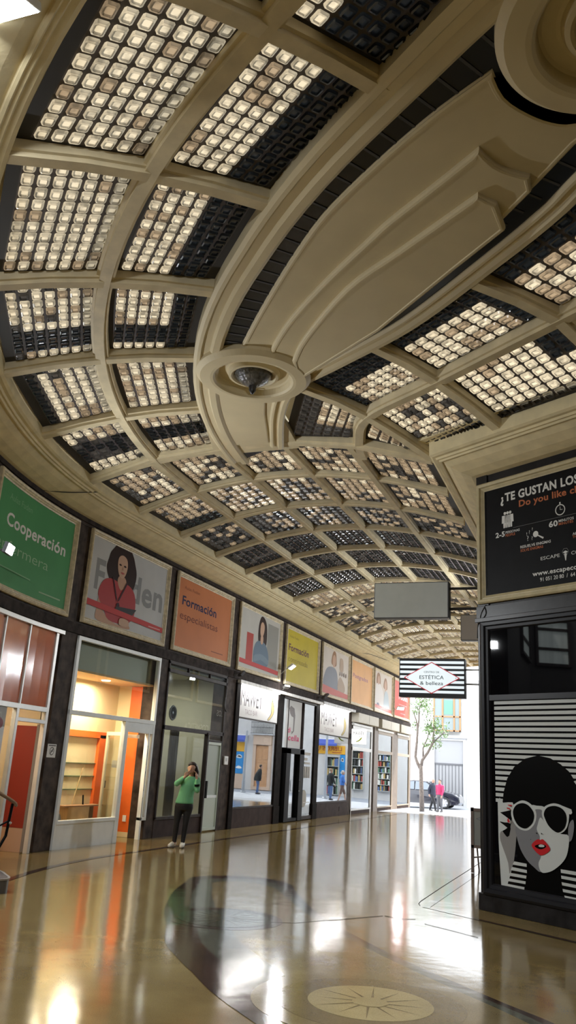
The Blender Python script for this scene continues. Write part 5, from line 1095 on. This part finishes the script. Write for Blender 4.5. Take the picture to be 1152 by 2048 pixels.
# car
def make_car(loc, lab):
    t = thing('car', lab, 'car', loc); x0, y0, z0 = loc; PT = mat('dark_blue_paint', (.006, .007, .018), .15, coat=.6); GLC = mat('car_glass', (.10, .13, .16), .05, coat=1.)
    prof = [(-2.2, .30), (-2.24, .62), (-2.18, .88), (-1.55, .98), (-1.05, 1.36), (-.4, 1.45), (.35, 1.42), (1.05, .98), (1.85, .84), (2.18, .66), (2.24, .38), (2.1, .24), (-2.1, .24)]
    b = B(); secs = [(-.86, .86, .30), (-.90, .97, .1), (-.80, 1., .0), (.80, 1., .0), (.90, .97, .1), (.86, .86, .30)]
    def sec(y, k, inz):
        out = []
        for x, z in prof:
            f = max(0, z-.95); yy = y*(1-.28*f); out.append(Vector((x0+x*(1 if k == 1 else .985), y0+yy, z0+(z if k == 1 else .24+(z-.24)*k))))
        return out
    n = len(prof); vs = []
    for y, k, i in secs: vs += sec(y, k, i)
    b.add(vs, [(r*n+j, r*n+(j+1) % n, (r+1)*n+(j+1) % n, (r+1)*n+j) for r in range(5) for j in range(n)]+[tuple(range(n)), tuple(5*n+j for j in range(n))])
    body = b.build('body', PT, t, smooth=False, bevel=.02)
    for sgn in (-1, 1):
        y = sgn*.905; q = lambda x, z: Vector((x0+x, y0+sgn*(.885-.24*max(0, z-.95)), z0+z))
        B().add([q(-1.45, .98), q(-1.0, 1.33), q(-.35, 1.40), q(-.35, .96)], [(0, 1, 2, 3)]).build('side_window', GLC, t); B().add([q(-.28, .96), q(-.28, 1.40), q(.32, 1.37), q(.92, .98)], [(0, 1, 2, 3)]).build('side_window', GLC, t)
        for x in (-1.38, 1.36):
            w = B().lathe((x0+x, y0+sgn*.80, z0+.325), [(.20, .09), (.27, .10), (.32, .085), (.325, 0), (.32, -.085), (.2, -.09)], 28, axis=(0, sgn, 0)).build('wheel', mat('tyre_rubber', (.015, .015, .015), .7), t, smooth=True)
            rb = B().lathe((x0+x, y0+sgn*.80, z0+.325), [(.0, .07), (.05, .085), (.06, .07), (.19, .06), (.22, .095), (.235, .09)], 28, axis=(0, sgn, 0))
            for s in range(7):
                a = 2*pi*s/7; c_ = Vector((x0+x, y0+sgn*.885, z0+.325)); rb.tube([c_+Vector((cos(a)*.04, 0, sin(a)*.04)), c_+Vector((cos(a)*.22, 0, sin(a)*.22))], .018, 6)
            rb.build('rim', mat('alloy', (.6, .6, .62), .3, metal=.8), w)
    B().add([Vector((x0+.38, y0-.72, z0+1.40)), Vector((x0+.38, y0+.72, z0+1.40)), Vector((x0+1.05, y0+.78, z0+1.0)), Vector((x0+1.05, y0-.78, z0+1.0))], [(0, 1, 2, 3)]).build('windscreen', GLC, t)
    B().ball((x0+1.98, y0-.70, z0+.70), .13, 10, sc=(1, .9, .6)).build('headlight', mat('headlight', (.7, .72, .75), .1, coat=1.), t, smooth=True); B().ball((x0+1.98, y0+.70, z0+.70), .13, 10, sc=(1, .9, .6)).build('headlight', mat('headlight', (.7, .7, .7), .1), t, smooth=True)
    B().ball((x0+.75, y0-.98, z0+1.0), .09, 10, sc=(.8, .9, .7)).build('wing_mirror', PT, t, smooth=True)
make_car((-10.15, 49.6, GZ(-8.5, 49)), 'dark blue saloon car parked in the bright street behind the walking pair')
# ------------------------------------------------------------------ people
def fuse(b, name, m, parent, voxel=.012, smooth=4):
    """one continuous skin over the shaped volumes"""
    o = b.build(name, m, parent, recalc=True)
    r = o.modifiers.new('skin', 'REMESH'); r.mode = 'VOXEL'; r.voxel_size = voxel; r.use_smooth_shade = True
    s = o.modifiers.new('soft', 'SMOOTH'); s.iterations = smooth; s.factor = .5
    dg = bpy.context.evaluated_depsgraph_get(); me = bpy.data.meshes.new_from_object(o.evaluated_get(dg)); old = o.data
    o.modifiers.clear(); o.data = me; me.name = name; bpy.data.meshes.remove(old)
    if not me.materials: me.materials.append(m)
    return o
class Body:
    def __init__(s, loc, facing, label, H=1.0):
        s.loc = Vector(loc); s.ey = Vector((facing[0], facing[1], 0)).normalized(); s.ex = Vector((-s.ey.y, s.ey.x, 0)); s.k = H
        s.t = thing('person', label, 'person', tuple(loc))
    def p(s, q): return s.loc+(s.ex*q[0]+s.ey*q[1]+Vector((0, 0, q[2])))*s.k
    def limb(s, b, pts, rs, n=12):
        P_ = [s.p(q) for q in pts]; b.tube(P_, [r*s.k for r in rs], n)
        for q, r in ((pts[0], rs[0]), (pts[-1], rs[-1])): b.ball(s.p(q), r*s.k, 10)
        for q, r in list(zip(pts, rs))[1:-1]: b.ball(s.p(q), r*s.k, 10)
    def loft(s, b, secs, n=20):
        vs = []
        for x, y, z, rx, ry in secs:
            for k in range(n): a = 2*pi*k/n; vs.append(s.p((x+rx*cos(a), y+ry*sin(a), z)))
        m_ = len(secs)
        b.add(vs, [(i*n+k, i*n+(k+1) % n, (i+1)*n+(k+1) % n, (i+1)*n+k) for i in range(m_-1) for k in range(n)]+[tuple(range(n))[::-1], tuple((m_-1)*n+k for k in range(n))])
    def hand(s, b, w, d, side, curl, k=1.):
        """palm from wrist w along d; fingers curl towards the unit vector curl; thumb leaves towards side"""
        w, d, side, curl = Vector(w), Vector(d).normalized(), Vector(side).normalized(), Vector(curl).normalized()
        pc = w+d*.045; L = lambda v: tuple(v)
        s.limb(b, [L(w), L(w+d*.03), L(w+d*.075)], [.022, .027, .026])
        s.limb(b, [L(w+d*.05+side*.022), L(w+d*.078+side*.024)], [.016, .014]); s.limb(b, [L(w+d*.05-side*.022), L(w+d*.074-side*.026)], [.016, .013])
        for i, ln in enumerate((.062, .072, .066, .052)):
            o = side*(.027-.018*i); a = w+d*.082+o; e1 = a+d*ln*.45+curl*ln*.12; e2 = e1+d*ln*.22+curl*ln*.30; e3 = e2+d*ln*.02+curl*ln*.30
            s.limb(b, [L(a-d*.01), L(e1), L(e2), L(e3)], [.0092, .0088, .008, .0068], 8)
        a = w+d*.028+side*.022; s.limb(b, [L(a), L(a+side*.026+d*.022), L(a+side*.030+d*.05+curl*.018)], [.012, .010, .0085], 8)
SKN = mat('skin_tone', (.46, .27, .19), .5); HRD = mat('dark_brown_hair', (.022, .014, .012), .5, var=.4, vscale=30)
BLKT = mat('black_trousers', (.010, .010, .012), .75); 

# the woman on the phone
wo = Body((-7.55, 14.75, 0), (.456, -.890), 'woman in a green jumper and black leggings talking on the phone')
# local x runs to the picture's left for someone facing the camera, so mirror it
wo.ex = -wo.ex
if wo.ex.x < 0: wo.ex = -wo.ex
b = B()
wo.loft(b, [(-.03, 0, .70, .13, .10), (-.03, 0, .80, .145, .105), (-.02, 0, .90, .125, .09), (.01, 0, 1.03, .125, .095), (.04, 0, 1.15, .135, .095), (.05, 0, 1.23, .12, .075), (.055, .005, 1.27, .05, .05)])
wo.limb(b, [(.055, .0, 1.24), (.06, .015, 1.31), (.06, .02, 1.34)], [.048, .043, .045])
wo.loft(b, [(.045, .055, 1.315, .03, .03), (.05, .045, 1.335, .055, .06), (.055, .035, 1.37, .068, .083), (.06, .025, 1.42, .076, .092), (.06, .015, 1.47, .074, .088), (.06, .01, 1.505, .05, .06), (.06, .01, 1.52, .02, .025)])
wo.limb(b, [(.035, .11, 1.435), (.03, .135, 1.40), (.032, .125, 1.392)], [.012, .014, .012], 8)
for e in (-.018, .14): wo.limb(b, [(e, .01, 1.425), (e, .005, 1.40)], [.016, .012], 8)
for sx, el, wr in ((-.085, (-.205, .07, 1.13), (-.075, .17, 1.245)), (.18, (.19, .10, 1.03), (.165, .12, 1.235))):
    wo.limb(b, [(sx, 0, 1.225), el, wr], [.046, .036, .024])
wo.hand(b, (-.075, .17, 1.245), (.62, -.1, .72), (-.5, .3, .7), (.5, -.5, .3)); wo.hand(b, (.165, .12, 1.235), (-.10, -.22, .95), (-.2, .9, .2), (-.8, -.2, .1))
for hx, kx, ax in ((-.115, -.14, -.155), (.055, .03, .005)): wo.limb(b, [(hx, 0, .74), ((hx+kx)/2, .0, .60), (kx, .01, .42), ((kx+ax)/2, -.01, .28), (ax, -.01, .09)], [.085, .072, .05, .048, .034])
wo.limb(b, [(-.155, 0, .06), (-.19, .05, .045)], [.030, .024]); wo.limb(b, [(.005, 0, .06), (.0, .06, .045)], [.030, .024])
body = fuse(b, 'body', SKN, wo.t, .0075, 3)
b = B()
wo.loft(b, [(-.03, 0, .775, .168, .122), (-.03, 0, .80, .172, .128), (-.02, 0, .90, .150, .118), (.0, 0, 1.0, .145, .120), (.03, 0, 1.12, .152, .118), (.045, 0, 1.20, .148, .10), (.05, .005, 1.255, .10, .075), (.055, .01, 1.275, .06, .056)])
wo.limb(b, [(-.085, 0, 1.215), (-.16, .04, 1.165), (-.205, .07, 1.13), (-.15, .12, 1.18), (-.095, .16, 1.225)], [.062, .056, .055, .046, .036])
wo.limb(b, [(.175, 0, 1.21), (.19, .06, 1.11), (.19, .10, 1.03), (.18, .11, 1.12), (.168, .12, 1.205)], [.064, .058, .054, .046, .036])
fuse(b, 'jumper', mat('green_jumper', (.16, .46, .25), .8, bump=.15, bscale=120), wo.t, .010, 5)
b = B()
wo.loft(b, [(-.03, 0, .66, .15, .105), (-.03, 0, .74, .165, .118), (-.03, 0, .80, .155, .112)])
for hx, kx, ax in ((-.115, -.14, -.155), (.055, .03, .005)): wo.limb(b, [(hx, 0, .73), ((hx+kx)/2, .0, .60), (kx, .01, .42), ((kx+ax)/2, -.01, .28), (ax, -.01, .10)], [.093, .079, .056, .053, .040])
fuse(b, 'leggings', BLKT, wo.t, .010, 5)
SHOE = mat('white_shoe', (.70, .70, .66), .5)
for a_, toe in (((-.157, -.03, .045), (-.235, .12, .035)), ((.005, -.03, .045), (-.015, .15, .035))):
    b = B(); m_ = tuple((a_[i]+toe[i])/2 for i in range(3)); wo.limb(b, [(a_[0], a_[1]-.02, .045), (m_[0], m_[1], .05), toe], [.044, .046, .036]); wo.limb(b, [(a_[0], a_[1], .06), (a_[0], a_[1], .095)], [.046, .042])
    sh_ = fuse(b, 'shoe', SHOE, wo.t, .010, 3); sb_ = B(); wo.loft(sb_, [(m_[0], m_[1], .003, .05, .115), (m_[0], m_[1], .02, .05, .115)]); sb_.build('sole', mat('sole_dark', (.08, .07, .06), .7), sh_)
b = B()
wo.loft(b, [(.085, -.045, 1.24, .045, .03), (.09, -.05, 1.30, .085, .05), (.09, -.045, 1.38, .095, .07), (.075, -.02, 1.45, .098, .09), (.065, -.005, 1.50, .085, .085), (.06, 0, 1.53, .05, .05), (.06, 0, 1.54, .02, .02)])
wo.limb(b, [(.13, .0, 1.45), (.155, -.01, 1.36), (.15, .0, 1.27), (.13, .01, 1.21)], [.035, .045, .042, .028]); wo.limb(b, [(0, .06, 1.48), (.06, .075, 1.50), (.12, .05, 1.47)], [.025, .028, .028])
fuse(b, 'hair', HRD, wo.t, .010, 3)
for e in (.018, .072): B().ball(wo.p((e, .110, 1.430)), .0055, 8).build('eye', BLACK, wo.t)
B().ball(wo.p((.035, .118, 1.362)), .014, 8, sc=(1.2, .6, .5)).build('mouth', mat('lips_tone', (.30, .09, .08), .5), wo.t)
b = B(); b.tube([wo.p((.183, .108, 1.10)), wo.p((.178, .112, 1.14))], .050*1.0, 14); b.build('dark_cuff', BLACK, wo.t)
ph = B(); ph.box(lambda x, z, d: wo.p((x, d, z)), .128, .138, 1.30, 1.44, .01, .08); o = ph.build('phone', mat('black_phone', (.012, .012, .014), .2)); tag(o, 'black phone held to the ear of the woman in green', 'phone')

def pedestrian(loc, facing, label, H, top, low, hairm, step=.22, coat=.14, arms=.15, shorts=False, bald=False, bagm=None, bend=0., wide=1.):
    q = Body(loc, facing, label, H/1.72); b = B(); k = 1
    bz = lambda z: bend*max(0, z-.95)
    q.loft(b, [(0, 0, .84, .15, .105), (0, bz(1.1), 1.1, .135, .095), (0, bz(1.3), 1.30, .17, .10), (0, bz(1.42), 1.42, .14, .08), (0, bz(1.48), 1.48, .05, .05)])
    hy = bz(1.6)+.02
    q.limb(b, [(0, bz(1.45), 1.43), (0, hy, 1.53)], [.05, .05]); q.loft(b, [(0, hy+.03, 1.50, .04, .04), (0, hy+.015, 1.54, .066, .08), (0, hy, 1.61, .078, .095), (0, hy-.01, 1.68, .07, .085), (0, hy-.01, 1.72, .03, .035)]); q.limb(b, [(0, hy+.10, 1.62), (0, hy+.118, 1.585)], [.012, .015], 6)
    legs = [(-.09, step), (.09, -step)]
    for x, sy in legs: q.limb(b, [(x, 0, .88), (x, sy*.55+.03, .48), (x, sy, .09)], [.085, .055, .037]); q.limb(b, [(x, sy, .05), (x, sy+.13, .035)], [.036, .032])
    for x, sy in ((-.2, -arms), (.2, arms)):
        q.limb(b, [(x*.95, bz(1.38), 1.38), (x*1.2, bz(1.12)+sy*.6, 1.12), (x*1.15, bz(.95)+sy+.08, .88)], [.05, .04, .028]); q.hand(b, (x*1.15, bz(.95)+sy+.08, .88), (0, .25, -1), (-x, .3, 0), (-x, .2, -.2))
    fuse(b, 'body', SKN, q.t, .012, 2)
    b = B(); zl = .78 if coat > .12 else .92
    q.loft(b, [(-.10*(wide-1), 0, zl, .19*wide, .15*wide), (-.16*(wide-1), bz(1.0), 1.0, .175*wide, .135*wide), (-.1*(wide-1), bz(1.2), 1.2, .18*(1+(wide-1)*.6), .13*wide), (0, bz(1.36), 1.36, .19, .12), (0, bz(1.46), 1.46, .11, .085), (0, bz(1.5), 1.49, .065, .065)])
    for x, sy in ((-.2, -arms), (.2, arms)):
        q.limb(b, [(x*.95, bz(1.38), 1.375), (x*1.22, bz(1.12)+sy*.6, 1.12)]+([] if shorts else [(x*1.17, bz(.95)+sy+.07, .91)]), [.072, .06]+([] if shorts else [.045]))
    fuse(b, 'top', top, q.t, .015, 4)
    b = B(); q.loft(b, [(0, 0, .82, .165, .12), (0, 0, .95, .155, .112)])
    for x, sy in legs: q.limb(b, [(x, 0, .88), (x, sy*.55+.03, .48)]+([] if shorts else [(x, sy, .10)]), [.098, .074]+([] if shorts else [.056]))
    fuse(b, 'shorts' if shorts else 'trousers', low, q.t, .015, 4)
    for x, sy in legs:
        b = B(); q.limb(b, [(x, sy-.04, .05), (x, sy+.05, .05), (x, sy+.16, .038)], [.046, .048, .038]); fuse(b, 'shoe', mat('dark_shoe', (.05, .045, .045), .5) if not shorts else BLACK, q.t, .015, 2)
    b = B(); q.loft(b, [(0, hy-.05, 1.58, .075, .055), (0, hy-.03, 1.65, .088, .085), (0, hy-.015, 1.71, .075, .085), (0, hy-.01, 1.742, .03, .03)]); fuse(b, 'hair', hairm, q.t, .014, 2)
    if bagm:
        b = B(); q.loft(b, [(0, -.2+bz(1.0), .98, .10, .06), (0, -.22+bz(1.1), 1.1, .14, .09), (0, -.2+bz(1.3), 1.35, .12, .07)]); o = fuse(b, 'backpack', bagm, None, .02, 4); tag(o, 'grey backpack worn by the dark-jacketed walker beside the tree', 'backpack')
    return q
NAVYC = mat('navy_jacket', (.025, .03, .05), .8); GREYH = mat('grey_hair', (.45, .44, .42), .6); PINK = mat('bright_pink_top', (.50, .03, .12), .7); GRT = mat('grey_trousers', (.13, .13, .14), .8); JEANS = mat('blue_jeans', (.09, .15, .30), .8); BLUEP = mat('blue_top', (.05, .18, .55), .7); BRWN = mat('brown_shorts', (.16, .10, .08), .8); BLKC = mat('black_coat', (.012, .015, .016), .8)
pedestrian((-8.76, 45.3, GZ(-8.7, 45)), (.86, -.5), 'grey-haired walker in a navy jacket striding beside the tree', 1.62, NAVYC, BLKT, GREYH, step=.28, bagm=mat('grey_backpack', (.30, .32, .33), .8))
pedestrian((-8.22, 44.4, GZ(-8.3, 44.9)), (-.3, -.95), 'walker in a bright pink top and grey trousers in front of the car', 1.58, PINK, GRT, HRD, step=.05, coat=.1)
pedestrian((1.40, 46.0, GZ(1.4, 46)), (-.75, .65), 'man in a billowing black coat and jeans mirrored in the left taco bar window', 1.62, BLKC, JEANS, HRD, step=.06, bend=.22, arms=.05, wide=1.55)
pedestrian((-3.02, 46.0, GZ(-3, 46)), (-.6, .8), 'man in a black jacket and jeans mirrored in the right taco bar window', 1.66, BLKC, JEANS, mat('tan_hair', (.28, .17, .10), .6), step=.05, arms=.05)
pedestrian((-4.0, 45.0, GZ(-4, 45)), (-.9, .4), 'walker in blue top and brown shorts mirrored in the right taco bar window', 1.62, BLUEP, BRWN, GREYH, step=.22, shorts=True, coat=.1)
